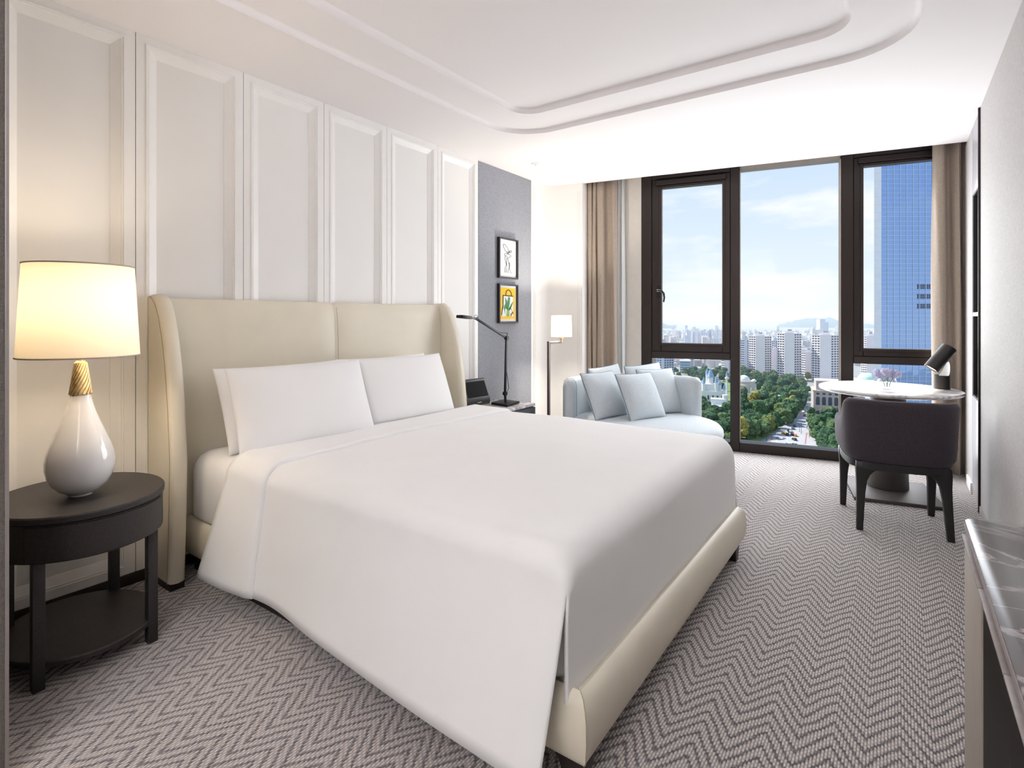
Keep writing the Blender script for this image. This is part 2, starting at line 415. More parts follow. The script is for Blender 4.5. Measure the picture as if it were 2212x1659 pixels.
for (x, y), dx, dy in ((path[0], 0.004, 0.05), (path[0], 0.004, 0.075)):
    MB().cyl((x+0.001, y+dy, 0.05), (x+0.001, y+dy, 2.56), 0.0045, n=8).build('wall_bead', M_trimwhite, wc)
for q in (0.80, 0.88):
    px, py = path[-3]; ex, ey = cornerend
    MB().cyl((px+(ex-px)*q, py+(ey-py)*q-0.001, 0.05), (px+(ex-px)*q, py+(ey-py)*q-0.001, 2.52), 0.0045, n=8).build('wall_bead', M_trimwhite, wc)

# right wall: pale wallcloth, a tall niche unit beside the window, baseboard
wr = MB().box(WR, WR+0.14, YB, 4.56, 0, CEIL).box(WR, WR+0.14, 5.03, winY(0.5, -0.02), 0, CEIL).box(WR+0.30, WR+0.34, 4.4, winY(0.5, 0), 0, CEIL).build('wall_right', M_rwall, smooth=0)
struct('wall_right', wr, 'pale grey textured wall along the credenza side', 'wall')
MB().box(WR-0.012, WR+0.01, 5.035, 5.31, 0, 0.075).build('baseboard_right', M_trimwhite, wr, bevel=0.003)
MB().box(WR-0.008, WR+0.01, 2.2, 4.545, 0, 0.05).build('baseboard_right', M_frame2, wr, bevel=0.002)
wb = MB().box(-3.3, 0.9, YB-0.1, YB, 0, CEIL).build('wall_back', M_white, smooth=0)
struct('wall_back', wb, 'white wall of the entrance behind the camera', 'wall')
we = MB().box(-3.3, -1.950, YB, 0.3945, 0, CEIL).build('wall_entry', M_grey, smooth=0)
struct('wall_entry', we, 'charcoal fabric partition at the bed side, seen edge-on', 'wall')
MB().box(-1.9515, -1.9465, 0.3895, 0.398, 0, CEIL).build('corner_trim', M_steel, we, bevel=0.001)
# fitting made up to house the added entrance fill light
cl_ = thing('fill_light_panel', 'white panel added for the unseen fill light over the entrance', 'ceiling light', (-0.45, -0.85, 2.6))
MB().box(-0.82, 0.82, -0.82, 0.82, -0.012, 0.0).build('frame', M_trimwhite, cl_, bevel=0.004)

# ------------------------------------------------------------------ windows (local frame: x along the wall, y outward)
def win(name, label):
    o = thing(name, label, 'window', tuple(OW), TH, None, 'structure'); return o
w1 = win('window_1', 'bronze casement window with a tilt sash over a low fixed pane, behind the sofa')
w2 = win('window_2', 'full-height fixed middle window pane between two bronze mullions')
w3 = win('window_3', 'bronze casement window beside the brown curtain, behind the table')
D0, D1 = 0.0, 0.13
def fr(w, name, u0, u1, z0, z1, d0=D0, d1=D1, m=M_frame, bv=0.004):
    return MB().box(u0, u1, d0, d1, z0, z1).build(name, m, w, bevel=bv, seg=1)
# window 1
fr(w1, 'jamb', -2.135, -2.035, 0, 2.72); fr(w1, 'mullion', -1.306, -1.226, 0, 2.72)
fr(w1, 'head', -2.035, -1.306, 2.625, 2.72); fr(w1, 'transom', -2.035, -1.306, 0.853, 0.918)
fr(w1, 'sill', -2.035, -1.306, 0.0, 0.082, 0.0, 0.16)
def sash(w, u0, u1, z0, z1, g0, g1, h0, h1):
    """opening light: outer edges u0 u1 z0 z1, glass edges g0 g1 h0 h1"""
    for a, b, c, d in ((u0, g0, z0, z1), (g1, u1, z0, z1), (g0, g1, z0, h0), (g0, g1, h1, z1)):
        fr(w, 'sash', a, b, c, d, 0.014, 0.085)
    r = 0.022            # a step in the sash profile
    for a, b, c, d in ((g0-r, g0, h0-r, h1+r), (g1, g1+r, h0-r, h1+r), (g0, g1, h0-r, h0), (g0, g1, h1, h1+r)):
        fr(w, 'sash_step', a, b, c, d, 0.002, 0.02, M_frame, 0.002)
    for a, b, c, d in ((g0, g0+0.006, h0, h1), (g1-0.006, g1, h0, h1), (g0, g1, h0, h0+0.006)):
        fr(w, 'glazing_bead', a, b, c, d, 0.03, 0.06, M_frame2, 0.001)
    MB().box(g0, g1, 0.05, 0.056, h0, h1).build('pane', M_glass, w, smooth=0)
sash(w1, -2.0345, -1.3065, 0.9185, 2.6245, -1.942, -1.374, 1.000, 2.535)
fr(w1, 'blind_cassette', -1.995, -1.34, 2.560, 2.612, -0.016, 0.02, M_frame, 0.006)
MB().box(-2.035, -1.306, 0.062, 0.068, 0.082, 0.853).build('pane', M_glass, w1, smooth=0)
fr(w1, 'glazing_bead', -2.035, -2.020, 0.082, 0.853, 0.03, 0.10, M_frame2, 0.001)
h_ = MB().box(-1.985, -1.955, -0.022, 0.012, 1.455, 1.575).build('window_handle', M_black, w1, bevel=0.006)
pts = [(-1.970, -0.018, 1.52), (-1.970, -0.05, 1.52), (-1.955, -0.062, 1.522), (-1.925, -0.064, 1.515), (-1.905, -0.064, 1.49), (-1.900, -0.064, 1.45), (-1.906, -0.064, 1.405)]
MB().tube(pts, [0.011, 0.011, 0.011, 0.011, 0.011, 0.010, 0.008], 8).build('lever', M_black, h_)
# window 2
fr(w2, 'head', -1.226, -0.410, 2.635, 2.72, 0.02, D1, M_frame2); fr(w2, 'sill', -1.226, -0.410, 0, 0.085, 0.0, 0.16)
MB().box(-1.226, -0.410, 0.062, 0.068, 0.085, 2.635).build('pane', M_glass, w2, smooth=0)
fr(w2, 'glazing_bead', -1.226, -1.218, 0.085, 2.635, 0.02, 0.06, M_frame2, 0.001); fr(w2, 'glazing_bead', -0.424, -0.410, 0.085, 2.635, 0.0, 0.06, M_frame2, 0.001)
# window 3
fr(w3, 'mullion', -0.410, -0.318, 0, 2.72); fr(w3, 'jamb', 0.52, 0.62, 0, 2.72)
fr(w3, 'head', -0.318, 0.52, 2.630, 2.72); fr(w3, 'transom', -0.318, 0.52, 0.858, 0.920); fr(w3, 'sill', -0.318, 0.52, 0, 0.085, 0.0, 0.16)
sash(w3, -0.3175, 0.5195, 0.9205, 2.6295, -0.246, 0.45, 0.985, 2.552)
fr(w3, 'blind_cassette', -0.285, 0.47, 2.575, 2.626, -0.018, 0.02, M_frame, 0.006)
MB().box(-0.318, 0.52, 0.062, 0.068, 0.085, 0.858).build('pane', M_glass, w3, smooth=0)
# wall piece left of the windows and the outside reveal
M_jambwall = mat('pale_jamb_panel', srgb(214, 208, 200), 0.6, noise_amt=0.02)
tw = MB().box(-2.75, -2.136, 0.0, 0.12, 0, 2.72).build('wall_window', M_jambwall, smooth=0)
tw.location = OW; tw.rotation_euler = (0, 0, TH)
struct('wall_window', tw, 'pale panel of the window wall beside the drawn curtain', 'wall')
t_ = MB().box(-2.75, 0.7, 0.0, 0.3, 2.72, 3.2).box(-2.75, 0.7, 0.0, 0.3, -0.6, 0.0).build('trim_1', M_frame, smooth=0)
t_.location = OW; t_.rotation_euler = (0, 0, TH); struct('trim_1', t_, 'dark metal edge of the floor slab outside the window', 'trim')

# sprinkler cover
sp = thing('sprinkler_cover', 'small round white cover plate on the ceiling near the blue panel', 'ceiling cover', tuple(gz(1158, 354, CEIL)))
MB().lathe([(0.045, 0.0), (0.045, -0.004), (0.040, -0.008), (0.0, -0.008)], n=24).build('plate', M_trimwhite, sp)
MB().lathe([(0.016, -0.008), (0.016, -0.016), (0.0, -0.016)], n=16).build('nozzle', M_trimwhite, sp)
# ------------------------------------------------------------------ bed
M_leather = mat('cream_leather', srgb(224, 216, 198), 0.38, noise_amt=0.03, noise_scale=6, bump=0.12, bump_scale=300)
M_thread = mat('seam_thread', srgb(168, 156, 130), 0.6, noise_amt=0.05)
M_linen = mat('white_cotton', srgb(240, 239, 239), 0.85, spec=0.2, noise_amt=0.01, noise_scale=5, bump=0.08, bump_scale=700, sheen=0.1)
BY = 2.120                                            # centre line of the bed
bed = thing('bed', 'wide bed with a cream leather winged headboard and padded leather frame', 'bed', (-1.75, BY, 0))
def bp(mb): return mb.move((1.75, -BY, 0))
# headboard pads, left and right of the centre seam
for sgn in (-1, 1):
    rings = []
    ny = 14
    prof = [(-2.925, 0.10), (-2.875, 0.10), (-2.868, 0.30), (-2.864, 0.60), (-2.865, 0.90), (-2.869, 1.15), (-2.876, 1.27), (-2.886, 1.325), (-2.900, 1.346), (-2.915, 1.350), (-2.925, 1.345)]
    for i in range(ny+1):
        t = i/ny
        y = BY+sgn*(0.0005+t*0.950)
        edge = min(1, t/0.018)
        k = math.sqrt(max(0, 1-(1-edge)**2))*0.010-0.010
        kz = 0.006*k/0.010
        rings.append([(x+(k if x > -2.905 else 0), y, z+(kz if z > 1.2 else 0)) for x, z in prof])
    bp(MB().loft(rings)).build('headboard_pad', M_leather, bed, smooth=40)
bp(MB().tube([(-2.8645, BY+0.012, 0.6+0.04*k) for k in range(14)] + [(-2.8685, BY+0.012, 1.15), (-2.875, BY+0.012, 1.26), (-2.885, BY+0.012, 1.32)], 0.0014, 5)).build('seam', M_thread, bed)
# wings
def wing(sgn):
    # outline of the wing seen from the side (x, z), back to front
    out = [(-2.925, 0.035), (-2.690, 0.035), (-2.672, 0.30), (-2.660, 0.60), (-2.684, 0.85), (-2.712, 1.02), (-2.745, 1.15), (-2.782, 1.255), (-2.826, 1.33), (-2.872, 1.364), (-2.905, 1.362), (-2.925, 1.345)]
    th = 0.072
    def Y(x, side):      # outer face leans in towards the front
        f = (x+2.925)/0.26
        return BY+sgn*(1.025+0.004*f - side*th)
    rings = []
    for side, ins in ((0.0, 0.030), (0.0, 0.018), (0.06, 0.006), (0.20, 0.0), (0.5, -0.004), (0.80, 0.0), (0.94, 0.006), (1.0, 0.018), (1.0, 0.03)):
        c = (-2.80, 0.7); rr = []
        for x, z in out:
            if x <= -2.92: xx = x
            else: xx = x-ins
            zz = z-ins*0.7 if z > 1.2 else (z+ins*0.3 if z < 0.1 else z)
            rr.append((xx, Y(xx, side), zz))
        rings.append(rr)
    o = bp(MB().loft(rings)).build('wing', M_leather, bed, smooth=50)
    sp_ = [(x-0.020, Y(x-0.02, 0)-sgn*(-0.0012), z-(0.012 if z > 1.3 else 0)) for x, z in out[1:-1]]
    dense = []
    for a, b in zip(sp_, sp_[1:]):
        for k in range(6): dense.append(tuple(a[i]+(b[i]-a[i])*k/6 for i in range(3)))
    bp(MB().tube(dense, 0.0013, 5)).build('seam', M_thread, o)
    bp(MB().box(-2.92, -2.700, min(Y(-2.8, 0.1), Y(-2.8, 0.95)), max(Y(-2.8, 0.1), Y(-2.8, 0.95)), 0, 0.036)).build('plinth', M_base, bed)
wing(-1); wing(1)
# padded frame: side rails and foot rail with rolled tops
X0, X1, Y0, Y1 = -2.86, -0.645, 1.225, 2.990
def rail_ring(p, n, wth=0.10):   # p on the outer bottom edge, n inward
    prof = [(0.012, 0.098), (0.002, 0.115), (-0.004, 0.17), (-0.002, 0.215), (0.004, 0.245), (0.016, 0.266), (0.032, 0.273), (0.046, 0.266), (0.056, 0.245), (0.058, 0.098)]
    return [(p[0]+n[0]*d, p[1]+n[1]*d, z) for d, z in prof]
bp(MB().loft([rail_ring((X0, Y0), (0, 1)), rail_ring((X1+0.0, Y0), (-1, 1))])).build('side_rail', M_leather, bed, smooth=50)
bp(MB().loft([rail_ring((X0, Y1), (0, -1)), rail_ring((X1+0.0, Y1), (-1, -1))])).build('side_rail', M_leather, bed, smooth=50)
rings = [rail_ring((X1, Y0+0.0015), (-1, 1))]+[rail_ring((X1, Y0+0.1+(Y1-Y0-0.2)*k/8), (-1, 0)) for k in range(9)]+[rail_ring((X1, Y1-0.0015), (-1, -1))]
bp(MB().loft(rings)).build('foot_rail', M_leather, bed, smooth=50)
bp(MB().tube([(p[0]+0.0008, p[1]-0.0008, p[2]) for p in rail_ring((X1, Y0), (-1, 1))[0:8]], 0.0014, 5)).build('seam', M_thread, bed)
bp(MB().box(X0, X1-0.06, Y0+0.06, Y1-0.06, 0.10, 0.272)).build('slat_base', M_leather, bed)
bp(MB().box(X0, X1-0.30, Y0+0.05, Y1-0.05, 0.0, 0.098)).build('plinth', M_base, bed)
for cx, cy, sx, sy in ((X1-0.055, Y0+0.06, 1, -1), (X1-0.055, Y1-0.06, 1, 1)):
    def sq(c, h, z): return [(c[0]-h, c[1]-h, z), (c[0]+h, c[1]-h, z), (c[0]+h, c[1]+h, z), (c[0]-h, c[1]+h, z)]
    bp(MB().loft([sq((cx+0.012*sx*0.3, cy+0.01*sy), 0.022, 0), sq((cx-0.01, cy-0.012*sy), 0.044, 0.10)])).build('leg', M_base, bed, bevel=0.003)
# mattress
mt = MB()
mt.loft([[(x, y, z) for x, y in rrect(-2.858+i, -0.712-i, 1.240+i, 2.972-i, max(0.05, 0.085-i*0.3), 6)] for i, z in ((0.030, 0.275), (0.006, 0.279), (0.0, 0.295), (0.0, 0.50), (0.006, 0.538), (0.022, 0.570), (0.048, 0.590), (0.085, 0.598), (0.20, 0.602))])
me = mt.mesh('mattress', smooth=60)
mo = link('mattress', me, M_linen); tag(mo, 'thick mattress in a fitted white sheet on the cream bed', 'mattress')

# duvet: one cloth cut like a cross, hanging at both sides and tucked at the foot
def duvet():
    r = 0.085; zt = 0.634
    xh, xf = -2.400, -0.697            # head edge, foot face
    yl, yr = 1.222, 2.990              # side faces
    def edge(t, r):                    # t: distance past the start of the rounding; returns (along, drop)
        q = r*PI/2
        if t <= 0: return t, 0.0
        if t < q: return r*math.sin(t/r), r*(1-math.cos(t/r))
        return r, r+(t-q)
    q = r*PI/2
    # cloth coordinates
    topw0, topw1 = yl+r, yr-r
    hang = 0.430
    bs = []
    n1 = 14
    bs += [('L', q+hang-(hang)*k/n1) for k in range(n1)]
    bs += [('L', q*(1-k/8)) for k in range(9)]
    bs += [('T', k/40) for k in range(1, 40)]
    bs += [('R', q*k/8) for k in range(9)]
    bs += [('R', q+hang*k/n1) for k in range(1, n1+1)]
    as_ = [('T', k/56) for k in range(57)] + [('F', q*k/8) for k in range(1, 9)] + [('F', q+0.37*k/8) for k in range(1, 9)]
    verts = {}; mb = MB(); idx = {}
    xs1 = xf-r
    def P(a, b, lift=0.0):
        dropx = dropy = 0
        if a[0] == 'T': x = xh+(xs1-xh)*a[1]
        else:
            al, dropx = edge(a[1], r); x = xs1+al
        nx = 0; ny = 0
        if b[0] == 'T': y = topw0+(topw1-topw0)*b[1]
        elif b[0] == 'L':
            al, dropy = edge(b[1], r); y = topw0-al
        else:
            al, dropy = edge(b[1], r); y = topw1+al
        # flare of the hanging sides
        if b[0] in 'LR' and dropy > r:
            f = (dropy-r)/hang
            s = (x-xh)/(xf-xh)
            fl_ = 0.085-0.040*math.exp(-((s-0.22)/0.15)**2)+0.065*s**2
            fl_ *= f**1.1
            wv = 0.006*math.sin(s*9+1.0)*f
            y += (-1 if b[0] == 'L' else 1)*(fl_+wv)
        z = zt-dropx-dropy
        # soft loft of the filling
        if b[0] == 'T' or dropy < r:
            u = min(max((y-yl)/(yr-yl), 0), 1); s = min(max((x-xh)/(xf-xh), 0), 1)
            z += 0.012*math.sin(PI*u)*math.sin(PI*min(1, s*1.1))
            z += 0.006*noise.noise(Vector((x*2.2, y*2.2, 0.3)))+0.0025*noise.noise(Vector((x*6, y*6, 1.3)))
        if a[0] == 'F' and dropx > r:
            x += 0.003*math.sin(y*9)
        if lift:
            if b[0] == 'T': z += lift
            elif dropy < r:
                an = b[1]/r; z += lift*math.cos(an); y += (-1 if b[0] == 'L' else 1)*lift*math.sin(an)
            else: y += (-1 if b[0] == 'L' else 1)*lift
        return (x, y, z)
    def okc(a, b):
        return not (a[0] == 'F' and a[1] > q*0.75 and b[0] in 'LR' and b[1] > q*0.75)
    for i, a in enumerate(as_):
        for j, b in enumerate(bs):
            if okc(a, b):
                idx[(i, j)] = len(mb.v); mb.v.append(Vector(P(a, b)))
    for i in range(len(as_)-1):
        for j in range(len(bs)-1):
            ks = [(i, j), (i+1, j), (i+1, j+1), (i, j+1)]
            if all(k in idx for k in ks): mb.f.append([idx[k] for k in ks])
    d = mb.build('duvet', M_linen, smooth=180, recalc=False)
    tag(d, 'smooth white duvet spread over the cream bed', 'duvet')
    so = d.modifiers.new('thickness', 'SOLIDIFY'); so.thickness = 0.010; so.offset = -1
    # the turned-down top
    mb = MB(); na = 12; xa, xb = xh-0.0, -2.115; nb = len(bs)
    for i in range(na+1):
        t = i/na
        lift = 0.016 + (-0.010 if t > 0.97 else 0.0)
        for b in bs:
            dn = max(0, b[1]-q*0.4)/(hang+q*0.6) if b[0] in 'LR' else 0       # the head edge slants back as it hangs
            x = xa-0.095*dn+(xb-xa+0.095*dn)*t
            mb.v.append(Vector(P(('T', (x-xh)/(xs1-xh)), b, lift)))
    for i in range(na):
        for j in range(nb-1): mb.f.append([i*nb+j, (i+1)*nb+j, (i+1)*nb+j+1, i*nb+j+1])
    c = mb.build('turned_down_cuff', M_linen, d, smooth=180, recalc=False)
    so = c.modifiers.new('thickness', 'SOLIDIFY'); so.thickness = 0.012; so.offset = -1
duvet()

# pillows
def pillow_mesh(name, w, h, t, seed=0, n=22, m=16, pinch=0.05):
    mb = MB()
    def pos(u, v, s):
        # outline drawn in between the corners
        ex = w/2*(1-pinch*(1-abs(v)**2.2)*0.5*abs(u)**3); ey = h/2*(1-pinch*(1-abs(u)**2.2)*abs(v)**3)
        k = (max(0, 1-abs(u)**2.6)**0.55)*(max(0, 1-abs(v)**2.4)**0.55)
        wr_ = 0.006*noise.noise(Vector((u*2.1+seed, v*2.1, s)))*k
        return (u*ex, s*(t/2*k+0.002)+wr_, v*ey)
    us = [math.sin((-1+2*i/n)*PI/2) for i in range(n+1)]; vs_ = [math.sin((-1+2*j/m)*PI/2) for j in range(m+1)]
    for s in (-1, 1):
        o = len(mb.v)
        for u in us:
            for v in vs_: mb.v.append(Vector(pos(u, v, s)))
        for i in range(n):
            for j in range(m):
                f = [o+i*(m+1)+j, o+(i+1)*(m+1)+j, o+(i+1)*(m+1)+j+1, o+i*(m+1)+j+1]
                mb.f.append(f if s < 0 else f[::-1])
    rim = [(i, 0) for i in range(n)]+[(n, j) for j in range(m)]+[(i, m) for i in range(n, 0, -1)]+[(0, j) for j in range(m, 0, -1)]
    o2 = (n+1)*(m+1)
    for a, b in zip(rim, rim[1:]+rim[:1]):
        i1 = a[0]*(m+1)+a[1]; i2 = b[0]*(m+1)+b[1]
        mb.f.append([i1, o2+i1, o2+i2, i2])
    return mb
def place_pillow(name, label, group, cx, cy, zb, w, h, t, lean, yaw, roll=0, seed=0, material=None, cat='pillow', pip=None):
    """stands on its lower edge at (cx, cy, zb), leaning back by lean; its face looks along -y turned by yaw"""
    me = pillow_mesh(name, w, h, t, seed).mesh(name, smooth=180)
    M = Matrix.Translation((cx, cy, zb)) @ Matrix.Rotation(yaw, 4, 'Z') @ Matrix.Rotation(-lean, 4, 'X') @ Matrix.Rotation(roll, 4, 'Y') @ Matrix.Translation((0, 0, h/2))
    o = link(name, me, material or M_linen); o.matrix_world = M
    tag(o, label, cat, group)
    return o
FX = R(90)       # the bed's pillows look along +x
place_pillow('pillow', 'white pillow nearest the table lamp, standing in front of another', 'bed pillows', -2.385, 1.635, 0.618, 0.735, 0.425, 0.17, R(22), FX-R(4), seed=1)
place_pillow('pillow', 'white pillow standing behind the front one on the table-lamp side of the bed', 'bed pillows', -2.560, 1.665, 0.603, 0.735, 0.430, 0.16, R(22), FX, seed=2)
place_pillow('pillow', 'white pillow on the window side of the bed, in front', 'bed pillows', -2.425, 2.365, 0.612, 0.735, 0.425, 0.17, R(21), FX-R(1), seed=3)
place_pillow('pillow', 'white pillow almost hidden behind the window-side pillow', 'bed pillows', -2.590, 2.385, 0.603, 0.735, 0.425, 0.15, R(20), FX, seed=4)
# ------------------------------------------------------------------ round dark night table
NX, NY, NZ = -2.54, 0.722, 0.585
ns = thing('night_table', 'oval dark oak night table with a drawer and low shelf, under the big table lamp', 'night table', (NX, NY, 0))
A_, B_ = 0.292, 0.268      # half axes along x and y
def ell(a, b, z, n=56): return [(a*math.cos(2*PI*k/n), b*math.sin(2*PI*k/n), z) for k in range(n)]
MB().loft([ell(A_-0.004, B_-0.004, NZ-0.026), ell(A_, B_, NZ-0.022), ell(A_, B_, NZ-0.005), ell(A_-0.004, B_-0.004, NZ)]).build('top', M_darkwood, ns)
ap = MB().loft([ell(A_-0.006, B_-0.006, NZ-0.155), ell(A_-0.006, B_-0.006, NZ-0.029), ell(A_-0.022, B_-0.022, NZ-0.029), ell(A_-0.022, B_-0.022, NZ-0.155)], loop=True).build('apron', M_darkwood, ns)
def arc(a, b, a0, a1, z, n=18): return [(a*math.cos(a0+(a1-a0)*k/n), b*math.sin(a0+(a1-a0)*k/n), z) for k in range(n+1)]
o_ = arc(A_-0.001, B_-0.001, R(-50), R(50), 0); i_ = arc(A_-0.014, B_-0.014, R(-50), R(50), 0)
g1_ = arc(A_-0.0048, B_-0.0048, R(-50.8), R(50.8), 0); g2_ = arc(A_-0.012, B_-0.012, R(-50.8), R(50.8), 0)
MB().prism([(x, y) for x, y, z in g1_]+[(x, y) for x, y, z in g2_[::-1]], NZ-0.1525, NZ-0.0315).build('drawer_gap', M_black, ap, smooth=30)
dr = MB().prism([(x, y) for x, y, z in o_]+[(x, y) for x, y, z in i_[::-1]], NZ-0.150, NZ-0.034).build('drawer', M_darkwood, ns, smooth=30)
for sx in (-1, 1):
    for sy in (-1, 1):
        MB().box(sx*0.188-0.017, sx*0.188+0.017, sy*0.170-0.017, sy*0.170+0.017, 0, NZ-0.156).build('leg', M_darkwood, ns, bevel=0.002)
MB().loft([ell(A_-0.03, B_-0.03, 0.070), ell(A_-0.026, B_-0.026, 0.074), ell(A_-0.026, B_-0.026, 0.088), ell(A_-0.03, B_-0.03, 0.092)]).build('shelf', M_darkwood, ns)

# ------------------------------------------------------------------ big table lamp
M_ceramic = mat('white_glazed_ceramic', srgb(236, 234, 234), 0.08, coat=0.6, noise_amt=0.005)
M_brass = mat('antique_brass', srgb(198, 176, 132), 0.36, 0.9, noise_amt=0.18, noise_scale=60, bump=0.2, bump_scale=200)
M_rim = mat('shade_rim_tape', srgb(190, 176, 160), 0.7, noise_amt=0.04)
def shade_mat(name, col, through):
    m = bpy.data.materials.new(name); m.use_nodes = True
    nt = m.node_tree; N = nt.nodes; L = nt.links; b = N['Principled BSDF']; out = N['Material Output']
    t = N.new('ShaderNodeTexCoord'); mp = N.new('ShaderNodeMapping'); mp.inputs['Scale'].default_value = (1, 1, 4); L.new(t.outputs['Object'], mp.inputs[0])
    n = N.new('ShaderNodeTexNoise'); n.inputs['Scale'].default_value = 160; n.inputs['Detail'].default_value = 3; L.new(mp.outputs[0], n.inputs['Vector'])
    x = N.new('ShaderNodeMixRGB'); x.inputs[1].default_value = [c*0.9 for c in col[:3]]+[1]; x.inputs[2].default_value = col; L.new(n.outputs['Fac'], x.inputs[0])
    L.new(x.outputs[0], b.inputs['Base Color']); b.inputs['Roughness'].default_value = 0.9; b.inputs['Specular IOR Level'].default_value = 0.1
    tl = N.new('ShaderNodeBsdfTranslucent'); L.new(x.outputs[0], tl.inputs[0])
    mi = N.new('ShaderNodeMixShader'); mi.inputs[0].default_value = through; L.new(b.outputs[0], mi.inputs[1]); L.new(tl.outputs[0], mi.inputs[2]); L.new(mi.outputs[0], out.inputs[0])
    MATS[name] = m; return m
M_shade = shade_mat('linen_lampshade', srgb(252, 246, 234), 0.36)
M_bulb = mat('lit_bulb', (1, 0.8, 0.55, 1), 0.4, emit=(1.0, 0.72, 0.42, 1), emit_s=6, noise_amt=0.01)
LX, LY = -2.512, 0.715
lamp = thing('table_lamp', 'large table lamp with a white teardrop ceramic body, woven brass neck and linen drum shade', 'lamp', (LX, LY, NZ))
prof = [(0.0, 0.0), (0.036, 0.0), (0.037, 0.006), (0.045, 0.009), (0.066, 0.022), (0.086, 0.044), (0.100, 0.072), (0.107, 0.105), (0.1075, 0.130), (0.102, 0.162), (0.090, 0.198), (0.076, 0.234), (0.062, 0.270), (0.050, 0.303), (0.040, 0.335), (0.0335, 0.360), (0.031, 0.378), (0.0, 0.379)]
MB().lathe(prof, n=48, cap=False).build('body', M_ceramic, lamp, smooth=60)
nk = MB().lathe([(0.0, 0.376), (0.0325, 0.376), (0.031, 0.384), (0.0165, 0.498), (0.015, 0.503), (0.0, 0.503)], n=32, cap=False).build('neck', M_brass, lamp)
for k in range(16):       # twisted cord wound on the neck
    pts = []
    for i in range(13):
        t = i/12; z = 0.379+0.118*t; r = 0.0318-0.0148*t+0.0006; a = 2*PI*k/16+t*2.1
        pts.append((r*math.cos(a), r*math.sin(a), z))
    MB().tube(pts, [0.0046-0.0018*i/12 for i in range(13)], 6).build('cord', M_brass, nk)
MB().cyl((0, 0, 0.50), (0, 0, 0.62), 0.006, n=12).build('stem', M_brass, lamp)
SB, ST, RB, RT = 0.522, 0.862, 0.186, 0.168
sh = MB().loft([[(r*math.cos(2*PI*k/64), r*math.sin(2*PI*k/64), z) for k in range(64)] for r, z in ((RB, SB), (RT, ST), (RT-0.002, ST), (RB-0.002, SB))], loop=True).build('shade', M_shade, lamp)
for r, z in ((RB, SB), (RT, ST)):
    MB().tube([(r*math.cos(2*PI*k/64), r*math.sin(2*PI*k/64), z) for k in range(64)], 0.0028, 6, loop=True).build('rim', M_rim, sh)
for k in range(3):
    a = 2*PI*k/3+0.4
    MB().cyl((0, 0, 0.60), (RB*0.97*math.cos(a), RB*0.97*math.sin(a), 0.575), 0.002, n=6).build('spider', M_brass, sh)
MB().lathe([(0.0, 0.62), (0.013, 0.62), (0.015, 0.645), (0.030, 0.680), (0.032, 0.70), (0.024, 0.725), (0.0, 0.735)], n=20, cap=False).build('bulb', M_bulb, lamp)
pl = point_light('lamp_light', (LX, LY, NZ+0.71), 13, (1.0, 0.86, 0.68), 0.08)

# ------------------------------------------------------------------ marble night stand, far side
M_marble = marble_mat('white_marble', srgb(236, 232, 230), srgb(120, 112, 112), 0.15, 3.0, 0.10, 0.25, 1.0)
M_slate = mat('slate_lacquer', srgb(66, 67, 76), 0.4, noise_amt=0.06, noise_scale=12)
MZ = 0.556
ms = thing('marble_night_stand', 'slate night stand with a white marble top, below the two pictures', 'night stand', (-2.67, 3.40, 0))
def mp_(mb): return mb.move((2.67, -3.40, 0))
mp_(MB().box(-2.918, -2.412, 3.085, 3.705, MZ-0.022, MZ)).build('top', M_marble, ms, bevel=0.003)
mp_(MB().box(-2.918, -2.425, 3.095, 3.700, 0.05, MZ-0.023)).build('body', M_slate, ms, bevel=0.003)
mp_(MB().box(-2.425, -2.405, 3.10, 3.62, MZ-0.175, MZ-0.030)).build('drawer', M_slate, ms, bevel=0.003)
mp_(MB().box(-2.425, -2.405, 3.10, 3.62, 0.07, MZ-0.182)).build('drawer', M_slate, ms, bevel=0.003)
mp_(MB().box(-2.425, -2.407, 3.626, 3.700, 0.07, MZ-0.030)).build('stile', M_slate, ms, bevel=0.002)
mp_(MB().box(-2.90, -2.45, 3.11, 3.68, 0.0, 0.05)).build('plinth', M_base, ms)

# smart display on the stand
M_dark = mat('charcoal_plastic', srgb(46, 46, 50), 0.45, noise_amt=0.05)
M_screen = mat('black_screen', srgb(4, 4, 5), 0.5, spec=0.1, noise_amt=0.02)
M_bezel = mat('grey_bezel', srgb(84, 84, 88), 0.4, noise_amt=0.03)
M_letter = mat('white_print', srgb(225, 225, 225), 0.5, noise_amt=0.01)
a_ = gz(1007, 880, MZ); b_ = gz(1058.5, 871, MZ)
ctr = (a_+b_)/2; ux = (b_-a_); DW = ux.length; ux.normalize(); ang = math.atan2(ux.y, ux.x)
dsp = thing('smart_display', 'small charcoal tablet display tilted back on a wedge stand, screen off', 'tablet', (ctr.x, ctr.y, MZ), ang)
hw = DW/2
def tb(pts):  # side outline (y back, z) extruded along x
    return MB().loft([[(x, y, z) for y, z in pts] for x in (-hw, hw)])
tb([(0.0, 0.0), (0.165, 0.0), (0.165, 0.018), (0.115, 0.045), (0.095, 0.085), (0.088, 0.196), (0.072, 0.206), (0.060, 0.200), (-0.002, 0.055), (-0.006, 0.030)]).build('body', M_dark, dsp, bevel=0.006, seg=3)
nrm = Vector((0, -0.145, 0.062)).normalized()*0.002; sv = Vector((0, 0.062, 0.145)).normalized()
def face(x0, x1, s0, s1, off):
    o = Vector((0, -0.002, 0.055))+nrm*off
    return [o+Vector((x, 0, 0))+sv*s for x, s in ((x0, s0), (x1, s0), (x1, s1), (x0, s1))]
bz = MB().loft([face(-hw+0.006, hw-0.006, 0.0, 0.154, 0.2), face(-hw+0.006, hw-0.006, 0.0, 0.154, 1.2)]).build('bezel', M_bezel, dsp, bevel=0.0005)
